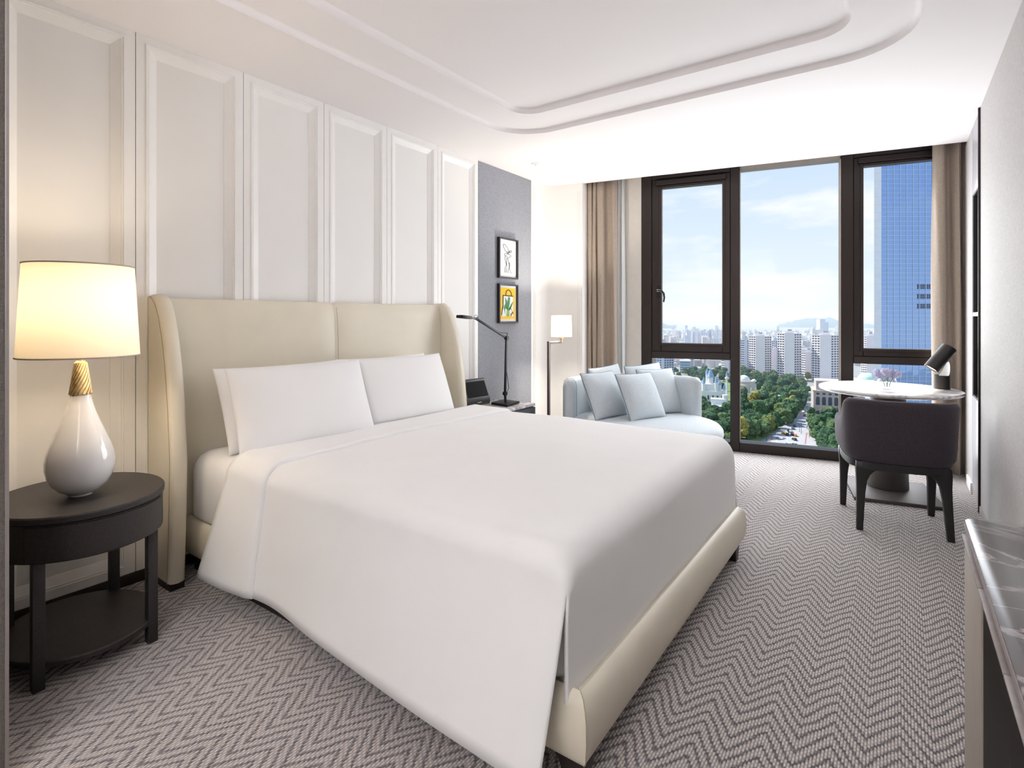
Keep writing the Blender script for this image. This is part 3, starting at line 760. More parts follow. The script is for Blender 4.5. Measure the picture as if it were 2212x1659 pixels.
MB().loft([face(-hw+0.022, hw-0.018, 0.010, 0.140, 0.9), face(-hw+0.022, hw-0.018, 0.010, 0.140, 1.8)]).build('screen', M_screen, dsp)
for k in range(7):
    x = -0.012+k*0.0062
    MB().box(x, x+0.0042, -0.0078, -0.0030, 0.021, 0.0255).build('letter', M_letter, dsp)

# ------------------------------------------------------------------ task lamp
tl0 = gz(1092, 869.5, MZ+0.018)
tk = thing('task_lamp', 'black jointed task lamp reaching over towards the headboard', 'lamp', (tl0.x, tl0.y, MZ))
c4 = [gz(*p, MZ+0.018)-Vector((tl0.x, tl0.y, 0)) for p in ((1061, 869), (1096, 874.5), (1122.5, 866.5), (1087, 862))]
MB().prism([(p.x, p.y) for p in c4], 0.0, 0.018).build('base', M_black, tk, bevel=0.002)
def px_plane(x, y):     # pixel to the lamp's own vertical plane x = tl0.x, local coordinates
    v = ray(x, y); p = v*(tl0.x/v.x)+Vector((0, 0, EYE)); return p-Vector((tl0.x, tl0.y, MZ))
pole_top = px_plane(1094, 730); pole_bot = Vector((0, 0, 0.018))
k1 = px_plane(1091, 850)
MB().cyl(pole_bot, k1, 0.009, 0.012, 10).build('pole_foot', M_black, tk)
MB().bar(k1, pole_top, 0.020, 0.013, (1, 0, 0)).build('pole', M_black, tk, bevel=0.002)
for p, r in ((k1, 0.016), (pole_top, 0.015)):
    MB().cyl(p-Vector((0.014, 0, 0)), p+Vector((0.014, 0, 0)), r, n=14).build('joint', M_black, tk)
MB().tube([k1+Vector((0.012, 0, 0)), px_plane(1099, 838), px_plane(1095, 805)], 0.0028, 6).build('link_rod', M_black, tk)
elbow = px_plane(1028, 688)
MB().bar(pole_top, elbow, 0.018, 0.012, (1, 0, 0)).build('arm', M_black, tk, bevel=0.002)
MB().tube([pole_top, px_plane(1096.5, 720), px_plane(1080, 718), px_plane(1074, 716)], 0.0026, 6).build('link_rod', M_black, tk)
MB().cyl(elbow-Vector((0.012, 0, 0)), elbow+Vector((0.012, 0, 0)), 0.010, n=12).build('joint', M_black, tk)
he = px_plane(992, 683.5)
hd = (he-elbow)
q1 = elbow+hd*0.42
MB().bar(elbow, q1, 0.020, 0.012, (0, 0, 1)).build('head_neck', M_bezel, tk, bevel=0.002)
MB().bar(q1, he, 0.062, 0.022, (0, 0, 1)).build('head', M_black, tk, bevel=0.004)
MB().tube([elbow+Vector((0, 0, 0.004))+Vector((0, 0.022*math.cos(a), 0.022*math.sin(a))) for a in [PI*k/8 for k in range(9)]], 0.0022, 6).build('handle_loop', M_bezel, tk)

# ------------------------------------------------------------------ two framed pictures
M_picframe = mat('black_picture_frame', srgb(40, 38, 38), 0.35, noise_amt=0.05)
M_paper = mat('white_paper', srgb(238, 238, 238), 0.7, noise_amt=0.01)
M_ink = mat('black_ink', srgb(30, 30, 32), 0.6, noise_amt=0.02)
M_yellow = mat('yellow_print', srgb(250, 196, 24), 0.6, noise_amt=0.03, noise_scale=30)
M_green = mat('green_print', srgb(70, 140, 80), 0.6, noise_amt=0.25, noise_scale=60)
M_green2 = mat('light_green_print', srgb(140, 185, 90), 0.6, noise_amt=0.2, noise_scale=60)
M_redp = mat('brick_red_print', srgb(150, 80, 70), 0.6, noise_amt=0.15, noise_scale=60)
def picture(label, y0, y1, z0, z1):
    t = thing('framed_picture', label, 'picture', (WL+0.003, (y0+y1)/2, z0), 0, 'two small framed pictures on the blue panel')
    w = (y1-y0)/2; h = z1-z0; f = 0.013; d = 0.030
    mb = MB()
    ring = lambda x, i: [(x, -w+i, i), (x, w-i, i), (x, w-i, h-i), (x, -w+i, h-i)]
    mb.loft([ring(0, 0), ring(d, 0), ring(d, f), ring(d-0.012, f), ring(0, f)], loop=True)
    mb.build('frame', M_picframe, t, smooth=0)
    MB().box(0.004, 0.012, -w+f, w-f, f, h-f).build('paper', M_paper, t, smooth=0)
    return t, w, h
p1, w_, h_ = picture('upper framed picture, a thin black line drawing of a figure in a wide hat', 3.868, 4.162, 1.612, 1.978)
def stroke(t, pts, r=0.0022, m=M_ink, x=0.0135):
    """pts in unit coordinates across and up the sheet"""
    MB().tube([(x, (a-0.5)*2*(w_-0.013), 0.013+b*(h_-0.026)) for a, b in pts], r, 5).build('line', m, t)
def loop_pts(cx, cy, rx, ry, rot, n=22):
    return [(cx+rx*math.cos(2*PI*k/n)*math.cos(rot)-ry*math.sin(2*PI*k/n)*math.sin(rot), cy+(rx*math.cos(2*PI*k/n)*math.sin(rot)+ry*math.sin(2*PI*k/n)*math.cos(rot))*0.85) for k in range(n+1)]
stroke(p1, loop_pts(0.40, 0.755, 0.20, 0.075, R(-38)))
stroke(p1, loop_pts(0.66, 0.70, 0.055, 0.035, R(30)))
stroke(p1, [(0.46, 0.70), (0.50, 0.66), (0.56, 0.67), (0.60, 0.70)])
stroke(p1, [(0.30, 0.60), (0.36, 0.625), (0.48, 0.62), (0.60, 0.615), (0.70, 0.585), (0.58, 0.535), (0.50, 0.50)])
stroke(p1, [(0.30, 0.60), (0.33, 0.56), (0.42, 0.57), (0.47, 0.54), (0.44, 0.50)])
stroke(p1, [(0.36, 0.56), (0.33, 0.48), (0.38, 0.40), (0.42, 0.33), (0.36, 0.27), (0.33, 0.18), (0.35, 0.11)])
stroke(p1, [(0.46, 0.52), (0.43, 0.44), (0.43, 0.36), (0.45, 0.30), (0.42, 0.20), (0.42, 0.12)])
stroke(p1, [(0.50, 0.50), (0.53, 0.43), (0.61, 0.37), (0.62, 0.31), (0.56, 0.24), (0.52, 0.16), (0.53, 0.11)])
stroke(p1, [(0.55, 0.40), (0.58, 0.30), (0.60, 0.22), (0.68, 0.13), (0.71, 0.10)])
p2, w_, h_ = picture('lower framed picture, a green plant in a handled bag on bright yellow', 3.868, 4.162, 1.206, 1.560)
def patch(t, pts, m, x):
    q = [(0.0, (a-0.5)*2*(w_-0.013), 0.013+b*(h_-0.026)) for a, b in pts]; n = len(q)
    MB().loft([[(x, p[1], p[2]) for p in q], [(x+0.0006, p[1], p[2]) for p in q]]).build('print_patch', m, t, smooth=0)
patch(p2, [(0.09, 0.065), (0.93, 0.065), (0.93, 0.94), (0.09, 0.94)], M_yellow, 0.0122)
patch(p2, [(0.16, 0.14), (0.82, 0.14), (0.80, 0.70), (0.26, 0.70), (0.24, 0.45)], M_paper, 0.0130)
patch(p2, [(0.20, 0.71), (0.82, 0.70), (0.82, 0.725), (0.20, 0.735)], M_ink, 0.0138)
patch(p2, [(0.20, 0.71), (0.25, 0.71), (0.24, 0.42), (0.15, 0.16), (0.12, 0.18), (0.20, 0.45)], M_ink, 0.0138)
stroke(p2, [(0.38, 0.73), (0.39, 0.81), (0.46, 0.87), (0.55, 0.88), (0.64, 0.85), (0.70, 0.79), (0.70, 0.72)], 0.0042)
for m_, pts in ((M_green2, [(0.42, 0.14), (0.60, 0.14), (0.58, 0.34), (0.44, 0.34)]), (M_green, [(0.48, 0.30), (0.36, 0.48), (0.34, 0.68), (0.44, 0.56), (0.52, 0.36)]),
                (M_green, [(0.50, 0.34), (0.46, 0.55), (0.54, 0.70), (0.62, 0.66), (0.60, 0.48)]), (M_green, [(0.52, 0.34), (0.70, 0.50), (0.82, 0.57), (0.74, 0.44), (0.58, 0.30)]),
                (M_green, [(0.48, 0.34), (0.34, 0.36), (0.32, 0.22), (0.26, 0.40), (0.36, 0.50)]), (M_green2, [(0.54, 0.32), (0.66, 0.36), (0.76, 0.28), (0.66, 0.42)]),
                (M_redp, [(0.64, 0.16), (0.70, 0.14), (0.74, 0.22), (0.68, 0.24)]), (M_redp, [(0.72, 0.22), (0.80, 0.20), (0.82, 0.27), (0.74, 0.28)])):
    patch(p2, pts, m_, 0.0146)

# ------------------------------------------------------------------ floor lamp
M_shade2 = shade_mat('white_lampshade', srgb(250, 246, 238), 0.62)
M_lamppost = mat('bronze_lamp_post', srgb(104, 92, 90), 0.4, 0.6, noise_amt=0.04)
fx, fy = -2.610, 4.235
flp = thing('floor_lamp', 'slim floor lamp with a small white lit shade, beside the round sofa', 'lamp', (fx, fy, 0))
adir = Vector((-2.518-fx, 4.309-fy, 0)); 
MB().box(-0.011, 0.011, -0.011, 0.011, 0.02, 1.035).build('pole', M_lamppost, flp, bevel=0.001)
MB().lathe([(0.0, 0.0), (0.11, 0.0), (0.11, 0.016), (0.104, 0.021), (0.0, 0.021)], n=32, cap=False).build('base', M_lamppost, flp)
MB().bar(Vector((0, 0, 1.022)), adir+Vector((0, 0, 1.030)), 0.020, 0.022).build('arm', M_steel, flp, bevel=0.001)
MB().cyl(adir+Vector((0, 0, 1.03)), adir+Vector((0, 0, 1.075)), 0.010, n=12).build('stem', M_brass, flp)
MB().cyl(adir+Vector((0, 0, 1.065)), adir+Vector((0, 0, 1.09)), 0.021, n=14).build('socket', M_brass, flp)
r_ = 0.096
s2 = MB().loft([[(adir.x+r*math.cos(2*PI*k/48), adir.y+r*math.sin(2*PI*k/48), z) for k in range(48)] for r, z in ((r_, 1.078), (r_-0.004, 1.275), (r_-0.006, 1.275), (r_-0.002, 1.078))], loop=True).build('shade', M_shade2, flp)
MB().lathe([(0.0, 1.09), (0.012, 1.09), (0.026, 1.13), (0.027, 1.15), (0.018, 1.17), (0.0, 1.175)], (adir.x, adir.y), 16, cap=False).build('bulb', M_bulb, flp)
point_light('floor_lamp_light', (fx+adir.x, fy+adir.y, 1.17), 60, (1.0, 0.90, 0.76), 0.045)
# ------------------------------------------------------------------ round sofa
M_sofa = weave_mat('pale_blue_grey_upholstery', srgb(176, 185, 191), srgb(201, 208, 213), 300, 0.9, 0.35)
M_piping = mat('blue_grey_piping', srgb(120, 134, 148), 0.8, noise_amt=0.05)
SX, SY, SR = -1.72, 4.235, 0.635
so_ = thing('round_sofa', 'round pale blue-grey swivel sofa with a curved back, by the window', 'sofa', (SX, SY, 0))
MB().lathe([(0.0, 0.0), (0.42, 0.0), (0.42, 0.05), (0.0, 0.05)], n=40, cap=False).build('plinth', M_base, so_)
MB().lathe([(0.0, 0.05), (SR-0.035, 0.05), (SR-0.020, 0.065), (SR-0.012, 0.28), (SR-0.022, 0.295), (0.0, 0.296)], n=64, cap=False).build('skirt', M_sofa, so_, smooth=60)
MB().lathe([(0.0, 0.297), (SR-0.025, 0.297), (SR-0.006, 0.312), (SR, 0.34), (SR-0.004, 0.372), (SR-0.025, 0.398), (SR-0.075, 0.412), (SR-0.20, 0.420), (0.0, 0.424)], n=64, cap=False).build('seat_cushion', M_sofa, so_, smooth=60)
MB().tube([((SR-0.012)*math.cos(2*PI*k/72), (SR-0.012)*math.sin(2*PI*k/72), 0.300) for k in range(72)], 0.004, 6, loop=True).build('piping', M_piping, so_)
a0, a1 = R(57), R(206)
rings = []; nA = 44
ro, ri = SR+0.012, SR-0.100
for i in range(nA+1):
    t = i/nA; a = a0+(a1-a0)*t
    e_ = min(t, 1-t)*(a1-a0)*SR          # distance from the nearer end
    k = 1-max(0, 1-e_/0.05)**2
    k = math.sqrt(max(k, 0))
    zt_ = 0.735
    mid = (ro+ri)/2; hw_ = (ro-ri)/2*(0.55+0.45*k)
    prof = [(mid+hw_*0.95, 0.05), (mid+hw_, 0.10), (mid+hw_, zt_-0.07), (mid+hw_*0.85, zt_-0.025), (mid+hw_*0.45, zt_-0.003), (mid, zt_), (mid-hw_*0.45, zt_-0.003), (mid-hw_*0.85, zt_-0.028), (mid-hw_, zt_-0.07), (mid-hw_, 0.30), (mid-hw_, 0.05)]
    rings.append([(r*math.cos(a), r*math.sin(a), z-(0.03*(1-k) if z > 0.6 else 0)) for r, z in prof])
bk = MB().loft(rings).build('backrest', M_sofa, so_, smooth=50)
for i in (nA-2,):
    MB().tube(rings[i][1:10], 0.0035, 6).build('piping', M_piping, bk)
MB().tube([(r[3][0], r[3][1], r[3][2]+0.002) for r in rings[2:-2]], 0.0032, 6).build('piping', M_piping, bk)
def cushion(label, px_, py_, size, lean, yaw, roll=0.0, zb=0.418, dy=0.0, seed=0, mat_=None):
    g = gz(px_, py_, 0.42)
    o = place_pillow('cushion', label, 'cushions on the round sofa', g.x, g.y, zb, size, size, 0.13, lean, yaw, roll, seed, M_sofa, 'cushion')
    # piping round the edge
    h = size/2; pts = []
    for q in range(4):
        for k in range(10):
            s = -1+2*k/10
            u, v = ((s, -1), (1, s), (-s, 1), (-1, -s))[q]
            ex = h*(1-0.05*(1-abs(v)**2.2)*0.5*abs(u)**3); ey = h*(1-0.05*(1-abs(u)**2.2)*abs(v)**3)
            pts.append((u*ex, 0, v*ey))
    MB().tube(pts, 0.0045, 6, loop=True).build('piping', M_piping, o)
    return o
CV = YAW
cushion('middle front cushion of the round sofa, lying over two others', 1402, 905, 0.405, R(27), CV+R(32), R(0), seed=11)
cushion('front cushion nearest the floor lamp on the round sofa', 1322, 902, 0.405, R(25), CV+R(40), R(0), seed=12)
cushion('front cushion nearest the window on the round sofa', 1436, 894, 0.405, R(20), CV+R(26), R(0), seed=13)
cushion('rear cushion showing only its top on the floor-lamp end of the sofa', 1330, 885, 0.41, R(18), CV+R(38), R(-4), seed=14)
cushion('rear cushion showing only its top towards the window on the sofa', 1408, 880, 0.41, R(16), CV+R(24), R(-4), seed=15)

# ------------------------------------------------------------------ curtains
M_curtain = weave_mat('taupe_curtain', srgb(152, 138, 126), srgb(182, 168, 154), 330, 0.95, 0.4)
M_sheer = bpy.data.materials.new('white_sheer'); M_sheer.use_nodes = True
_n = M_sheer.node_tree.nodes; _l = M_sheer.node_tree.links
_b = _n['Principled BSDF']; _b.inputs['Base Color'].default_value = (0.86, 0.87, 0.86, 1); _b.inputs['Roughness'].default_value = 0.9
_t = _n.new('ShaderNodeBsdfTransparent'); _m = _n.new('ShaderNodeMixShader'); _m.inputs[0].default_value = 0.30
_l.new(_b.outputs[0], _m.inputs[1]); _l.new(_t.outputs[0], _m.inputs[2]); _l.new(_m.outputs[0], _n['Material Output'].inputs[0])
def curtain(name, label, folds, z0, z1, m, th=0.003):
    """folds: list of (u, v) along the hem in window coordinates, v inward negative"""
    pts = []
    for i in range(len(folds)-1):
        for k in range(8):
            t = k/8; p0 = folds[max(i-1, 0)]; p1 = folds[i]; p2 = folds[i+1]; p3 = folds[min(i+2, len(folds)-1)]
            pts.append(tuple(0.5*((2*p1[j])+(-p0[j]+p2[j])*t+(2*p0[j]-5*p1[j]+4*p2[j]-p3[j])*t*t+(-p0[j]+3*p1[j]-3*p2[j]+p3[j])*t**3) for j in (0, 1)))
    pts.append(folds[-1])
    mb = MB(); nz_ = 14; n = len(pts); uc = sum(p[0] for p in pts)/n; vc = sum(p[1] for p in pts)/n
    for i in range(nz_+1):
        t = i/nz_; z = z0+(z1-z0)*t
        w = 1.0+0.035*(1-t)
        for j, (u, v) in enumerate(pts):
            mb.v.append(Vector((uc+(u-uc)*w+0.004*math.sin(z*3+j*0.4), vc+(v-vc)*(0.85+0.15*(1-t)), z)))
    for i in range(nz_):
        for j in range(n-1): mb.f.append([i*n+j, i*n+j+1, (i+1)*n+j+1, (i+1)*n+j])
    o = mb.build(name, m, smooth=180, recalc=False)
    o.location = OW; o.rotation_euler = (0, 0, TH)
    s = o.modifiers.new('thickness', 'SOLIDIFY'); s.thickness = th
    return tag(o, label, 'curtain')
fo = [(-2.735, -0.12)]
u = -2.735
for k in range(4):
    fo += [(u+0.006, -0.178), (u+0.038, -0.185), (u+0.045, -0.140)]; u += 0.047
fo += [(u+0.01, -0.175), (u+0.06, -0.185), (u+0.085, -0.11), (u+0.125, -0.115), (u+0.165, -0.150), (u+0.195, -0.11)]
curtain('curtain', 'taupe pleated curtain drawn back behind the round sofa', fo, 0.01, 2.715, M_curtain)
sfo = [(-2.40+0.022*k, -0.060+(0.022 if k % 2 else -0.016)) for k in range(6)]
curtain('sheer_curtain', 'white sheer curtain gathered beside the taupe curtain and window', sfo, 0.01, 2.715, M_sheer, 0.001)
cfo = [(0.205, -0.10), (0.225, -0.15), (0.262, -0.165), (0.292, -0.115), (0.312, -0.06), (0.335, -0.07), (0.352, -0.13), (0.375, -0.15), (0.395, -0.09), (0.405, -0.05), (0.42, -0.10), (0.435, -0.13)]
curtain('curtain', 'taupe curtain hanging beside the dining table and right wall', cfo, 0.01, 2.715, M_curtain)

# ------------------------------------------------------------------ round marble table
M_tabletop = marble_mat('table_marble', srgb(240, 238, 237), srgb(112, 104, 104), 0.22, 2.6, 0.08, 0.16, 1.0)
M_bronze = mat('bronze_table_base', srgb(78, 72, 69), 0.55, 0.3, noise_amt=0.04)
TX, TY, TZ, TR_ = -0.062, 4.80, 0.742, 0.438
tb_ = thing('pedestal_table', 'round white marble table on a dark bronze pedestal by the window', 'table', (TX, TY, 0), TH)
MB().lathe([(0.0, TZ-0.030), (TR_-0.030, TZ-0.030), (TR_-0.010, TZ-0.024), (TR_, TZ-0.012), (TR_-0.002, TZ-0.004), (TR_-0.008, TZ), (0.0, TZ)], n=80, cap=False).build('top', M_tabletop, tb_, smooth=50)
MB().lathe([(0.0, 0.026), (0.128, 0.026), (0.122, 0.20), (0.116, 0.45), (0.110, TZ-0.06), (0.0, TZ-0.06)], n=40, cap=False).build('column', M_bronze, tb_)
MB().lathe([(0.0, TZ-0.058), (0.13, TZ-0.058), (0.13, TZ-0.033), (0.0, TZ-0.033)], n=40, cap=False).build('mounting_plate', M_bronze, tb_)
MB().prism(rrect(-0.255, 0.255, -0.375, 0.20, 0.006, 2), 0.0, 0.024).build('base_plate', M_bronze, tb_, bevel=0.003)

# ------------------------------------------------------------------ dark armchair (faces the window)
M_chairfab = weave_mat('charcoal_plum_upholstery', srgb(48, 42, 48), srgb(70, 63, 70), 420, 0.9, 0.3)
M_ebony = mat('ebonised_wood', srgb(34, 31, 32), 0.4, noise_amt=0.25, noise_scale=20, bump=0.1, bump_scale=90, stretch=(10, 10, 1))
ch = thing('armchair', 'dark upholstered armchair with low arms and black tapered legs, back to the room', 'chair', (-0.022, 4.065, 0), R(11))
# plan of the shell: front of one arm, round the back, front of the other arm
plan = []
hwF, hwB, yF, yBk, rc = 0.292, 0.262, 0.225, -0.272, 0.17
raw = [(-hwF+0.004, yF), (-hwF-0.002, 0.12), (-hwF-0.002, 0.02), (-hwF+0.006, -0.08)]
for k in range(1, 9):
    a = PI+PI/2*k/8; raw.append((-hwF+0.010+rc+rc*math.cos(a), -0.105+rc*math.sin(a)*0.985))
raw += [(-0.06, -0.279), (0.0, -0.281), (0.06, -0.279)]
left = raw[:-2]
U_ = left + [(0.0, -0.281)] + [(-x, y) for x, y in left[::-1]]
rings = []
NU = len(U_)
for i, (x, y) in enumerate(U_):
    p0 = U_[max(i-1, 0)]; p2 = U_[min(i+1, NU-1)]
    tx, ty = p2[0]-p0[0], p2[1]-p0[1]; l = math.hypot(tx, ty); nx_, ny_ = ty/l, -tx/l      # outward
    if nx_*x+ny_*(y) < 0: nx_, ny_ = -nx_, -ny_
    s = min(max((-y-0.02)/0.15, 0), 1); s = s*s*(3-2*s)
    top = 0.622+0.150*s
    lean_ = 0.012*s
    bot = 0.405
    bw = 0.028*(1-0)          # tuck at the bottom
    endk = 1.0
    prof = [(-bw, bot), (-0.006, bot+0.035), (0.0, bot+0.10), (lean_*0.5, top-0.12), (lean_, top-0.030), (lean_-0.010, top-0.008), (lean_-0.028, top), (lean_-0.046, top-0.008), (lean_-0.055, top-0.030), (-0.058, bot+0.10), (-0.058, bot+0.01)]
    rings.append([(x+nx_*d, y+ny_*d, z) for d, z in prof])
MB().loft(rings).build('shell', M_chairfab, ch, smooth=60)
MB().prism(rrect(-0.232, 0.232, -0.215, 0.245, 0.05, 5), 0.385, 0.470).build('seat', M_chairfab, ch, bevel=0.022, seg=3)
# wooden rail under the shell
rr_ = []
for i, (x, y) in enumerate(U_):
    f = 0.915
    rr_.append((x*f, y*f-0.004))
ring_o = rr_; ring_i = [(x*0.86, y*0.86) for x, y in rr_]
MB().loft([[(a[0], a[1], 0.362), (a[0], a[1], 0.404), (b[0], b[1], 0.404), (b[0], b[1], 0.362)] for a, b in zip(ring_o, ring_i)]).build('seat_rail', M_ebony, ch, smooth=50)
MB().box(-0.25, 0.25, 0.170, 0.205, 0.362, 0.404).build('seat_rail', M_ebony, ch, bevel=0.004)
def chair_leg(fx_, fy_, tx_, ty_, dxs, dys):
    # foot, top, directions in which the leg flares into the rail
    secs = [(0.0, 0.017, 0.0), (0.10, 0.019, 0.0), (0.22, 0.022, 0.0), (0.29, 0.025, 0.004), (0.325, 0.028, 0.014), (0.348, 0.030, 0.032), (0.364, 0.031, 0.058), (0.402, 0.031, 0.066)]
    rg = []
    for z, h, fl__ in secs:
        t = z/0.402; cx = fx_+(tx_-fx_)*t; cy = fy_+(ty_-fy_)*t
        x0, x1, y0, y1 = cx-h, cx+h, cy-h*0.85, cy+h*0.85
        if dxs > 0: x1 += fl__
        elif dxs < 0: x0 -= fl__
        rg.append([(x0, y0, z), (x1, y0, z), (x1, y1, z), (x0, y1, z)])
    MB().loft(rg).build('leg', M_ebony, ch, bevel=0.004, smooth=40)
chair_leg(-0.212, -0.232, -0.196, -0.196, 1, 0); chair_leg(0.222, -0.232, 0.200, -0.196, -1, 0)
chair_leg(-0.240, 0.228, -0.238, 0.185, 1, 0); chair_leg(0.236, 0.212, 0.234, 0.185, -1, 0)

# ------------------------------------------------------------------ black table lamp on the marble table
M_lampblack = mat('dark_graphite_lamp', srgb(58, 54, 53), 0.5, 0.3, noise_amt=0.03)
M_lampwhite = mat('white_inside', srgb(250, 250, 248), 0.5, noise_amt=0.005)
bl0 = gz(2035, 840, TZ)
bl = thing('reading_lamp', 'small graphite cylinder lamp with a tilted head, on the marble table', 'lamp', (bl0.x, bl0.y, TZ))
vr = Vector((CS, SN, 0)); vf = Vector((-SN, CS, 0))
rb = 0.049; n_ = 40; rings = []
for k in range(n_):
    a = 2*PI*k/n_; d = vr*math.cos(a)+vf*math.sin(a)
    c = math.cos(a)
    h = 0.098 + 0.105*max(0, (c-0.25)/0.75)**1.6 if c > 0.25 else 0.098
    rings.append([d*rb, d*rb+Vector((0, 0, 0.004)), d*rb+Vector((0, 0, h)), d*(rb-0.003)+Vector((0, 0, h)), d*(rb-0.003)+Vector((0, 0, 0.09))])
MB().loft(rings, cap=False, closed=False, loop=True).build('base', M_lampblack, bl, smooth=40)
MB().lathe([(0.0, 0.0), (rb-0.001, 0.0), (rb-0.001, 0.002), (0.0, 0.002)], n=32, cap=False).build('foot', M_lampblack, bl)
# white hollow that catches the light
wr_ = []
for k in range(13):
    a = R(-75)+R(150)*k/12; d = vr*math.cos(a)+vf*math.sin(a); c = math.cos(a)
    h = 0.096+0.10*max(0, (c-0.25)/0.75)**1.6 if c > 0.25 else 0.096
    wr_.append([d*(rb-0.0036)+Vector((0, 0, 0.088)), d*(rb-0.0036)+Vector((0, 0, h))])
MB().loft(wr_, cap=False, closed=False).build('inner_hollow', M_lampwhite, bl, recalc=False)
MB().lathe([(0.0, 0.088), (rb-0.004, 0.088), (rb-0.004, 0.0895), (0.0, 0.0895)], n=32, cap=False).build('inner_dish', M_lampwhite, bl)
ax = (vr*math.sin(R(35))-vf*0.16+Vector((0, 0, math.cos(R(35))))).normalized()
hc = vr*(-0.012)+Vector((0, 0, 0.222))
hb = hc-ax*0.098; ht = hc+ax*0.098; rh = 0.0475
e1 = ax.orthogonal().normalized(); e2 = ax.cross(e1)
def hring(p, r): return [p+(e1*math.cos(2*PI*k/36)+e2*math.sin(2*PI*k/36))*r for k in range(36)]
MB().loft([hring(hb, rh-0.003), hring(hb, rh), hring(ht-ax*0.004, rh), hring(ht, rh-0.004), hring(ht, 0.001)], cap=False).build('head', M_lampblack, bl, smooth=40)
hr = MB().loft([hring(hb+ax*0.010, rh-0.004), hring(hb+ax*0.014, 0.002)], cap=True).build('diffuser', mat('lamp_diffuser', (1, 0.95, 0.85, 1), 0.5, emit=(1.0, 0.90, 0.75, 1), emit_s=9, noise_amt=0.01), bl)
sl = bpy.data.lights.new('reading_light', 'SPOT'); sl.energy = 3.5; sl.color = (1.0, 0.90, 0.76); sl.spot_size = R(120); sl.shadow_soft_size = 0.03
slo = bpy.data.objects.new('reading_light', sl); COL.objects.link(slo); slo.location = bl0+hb-ax*0.004; slo.rotation_euler = (ax).to_track_quat('Z', 'Y').to_euler()

# ------------------------------------------------------------------ glass bowl with lavender flowers
M_bowl = pane_mat('clear_glass', (0.96, 0.97, 0.98, 1))
_mx = [n for n in M_bowl.node_tree.nodes if n.type == 'MIX_SHADER'][0]; _mx.inputs[0].default_value = 0.26
M_bowl.node_tree.links.remove(_mx.inputs[0].links[0])
M_petal = mat('lavender_petals', srgb(186, 186, 216), 0.7, noise_amt=0.12, noise_scale=50, sss=0.0)
M_petal2 = mat('pale_petals', srgb(214, 214, 232), 0.7, noise_amt=0.1, noise_scale=50)
M_leaf = mat('green_leaf', srgb(96, 128, 70), 0.6, noise_amt=0.15)
vz = gz(1916, 841, TZ)
vs_ = thing('glass_bowl', 'small round clear glass bowl on the marble table', 'vase', (vz.x, vz.y, TZ))
MB().lathe([(0.0, 0.0), (0.030, 0.0), (0.047, 0.012), (0.057, 0.035), (0.058, 0.055), (0.050, 0.082), (0.042, 0.094)], n=40, cap=False).build('bowl', M_bowl, vs_)
fb = thing('flower_bunch', 'bunch of pale lavender hydrangea heads standing in the glass bowl', 'flowers', (vz.x, vz.y, TZ+0.008))
rnd = random.Random(3)
for hx, hy, hz, hr_ in ((-0.045, 0.0, 0.098, 0.042), (0.0, -0.02, 0.110, 0.044), (0.045, 0.005, 0.100, 0.040), (0.005, 0.04, 0.108, 0.040)):
    hd_ = MB(); hp = MB()
    for k in range(46):
        z = 1-2*(k+0.5)/46; a = k*2.39996; rr = math.sqrt(1-z*z)
        if z < -0.55: continue
        d = Vector((rr*math.cos(a), rr*math.sin(a), z*0.8)); c = Vector((hx, hy, hz))+d*hr_*(0.9+0.2*rnd.random())
        t1 = d.orthogonal().normalized(); t2 = d.cross(t1).normalized(); ph = rnd.random()*PI
        tgt = hd_ if rnd.random() < 0.6 else hp
        for q in range(4):
            b1 = t1*math.cos(ph+q*PI/2)+t2*math.sin(ph+q*PI/2); b2 = d.cross(b1)
            s = 0.0095
            tgt.add([c, c+b1*s*0.7+b2*s*0.6+d*0.002, c+b1*s*1.4+d*0.001, c+b1*s*0.7-b2*s*0.6+d*0.002], [(0, 1, 2, 3)])
    o = hd_.build('flower_head', M_petal, fb, smooth=0, recalc=False)
    hp.build('pale_petals', M_petal2, o, smooth=0, recalc=False, kind='stuff')
    MB().ico((hx, hy, hz), hr_*0.78, 2, 0.15, int(hx*100)+5).build('flower_core', M_petal, o)
    MB().tube([(hx*0.25, hy*0.25, 0.010), (hx*0.5, hy*0.5, 0.05), (hx*0.9, hy*0.9, hz-0.01)], 0.0025, 6).build('stem', M_leaf, fb)

# ------------------------------------------------------------------ credenza along the right wall
M_blackmarble = marble_mat('dark_marble', srgb(66, 58, 56), srgb(190, 182, 178), 0.22, 1.6, 0.018, 0.05, 1.0)
M_taupe = mat('taupe_leather_panel', srgb(170, 160, 150), 0.55, noise_amt=0.03, bump=0.15, bump_scale=220)
M_fluted = mat('black_fluted_wood', srgb(34, 31, 31), 0.35, noise_amt=0.1)
M_slabedge = mat('honed_stone_edge', srgb(150, 140, 138), 0.55, noise_amt=0.12, noise_scale=40)
CZ, CXF, CYE = 0.70, 0.146, 1.955
cd = thing('credenza', 'low credenza with a dark veined marble top and black fluted doors', 'credenza', (0.29, 1.0, 0))
def cm(mb): return mb.move((-0.29, -1.0, 0))
yN = 0.10
def topout(i):
    pts = [(WR-0.002, yN), (CXF+i, yN)]
    r = 0.045
    for k in range(7):
        a = PI-PI/2*k/6; pts.append((CXF+i+r+r*math.cos(a), CYE-i-r+r*math.sin(a)))
    return pts+[(WR-0.002, CYE-i)]
cm(MB().prism(topout(0.002), CZ-0.020, CZ)).build('top', M_blackmarble, cd, bevel=0.0015)
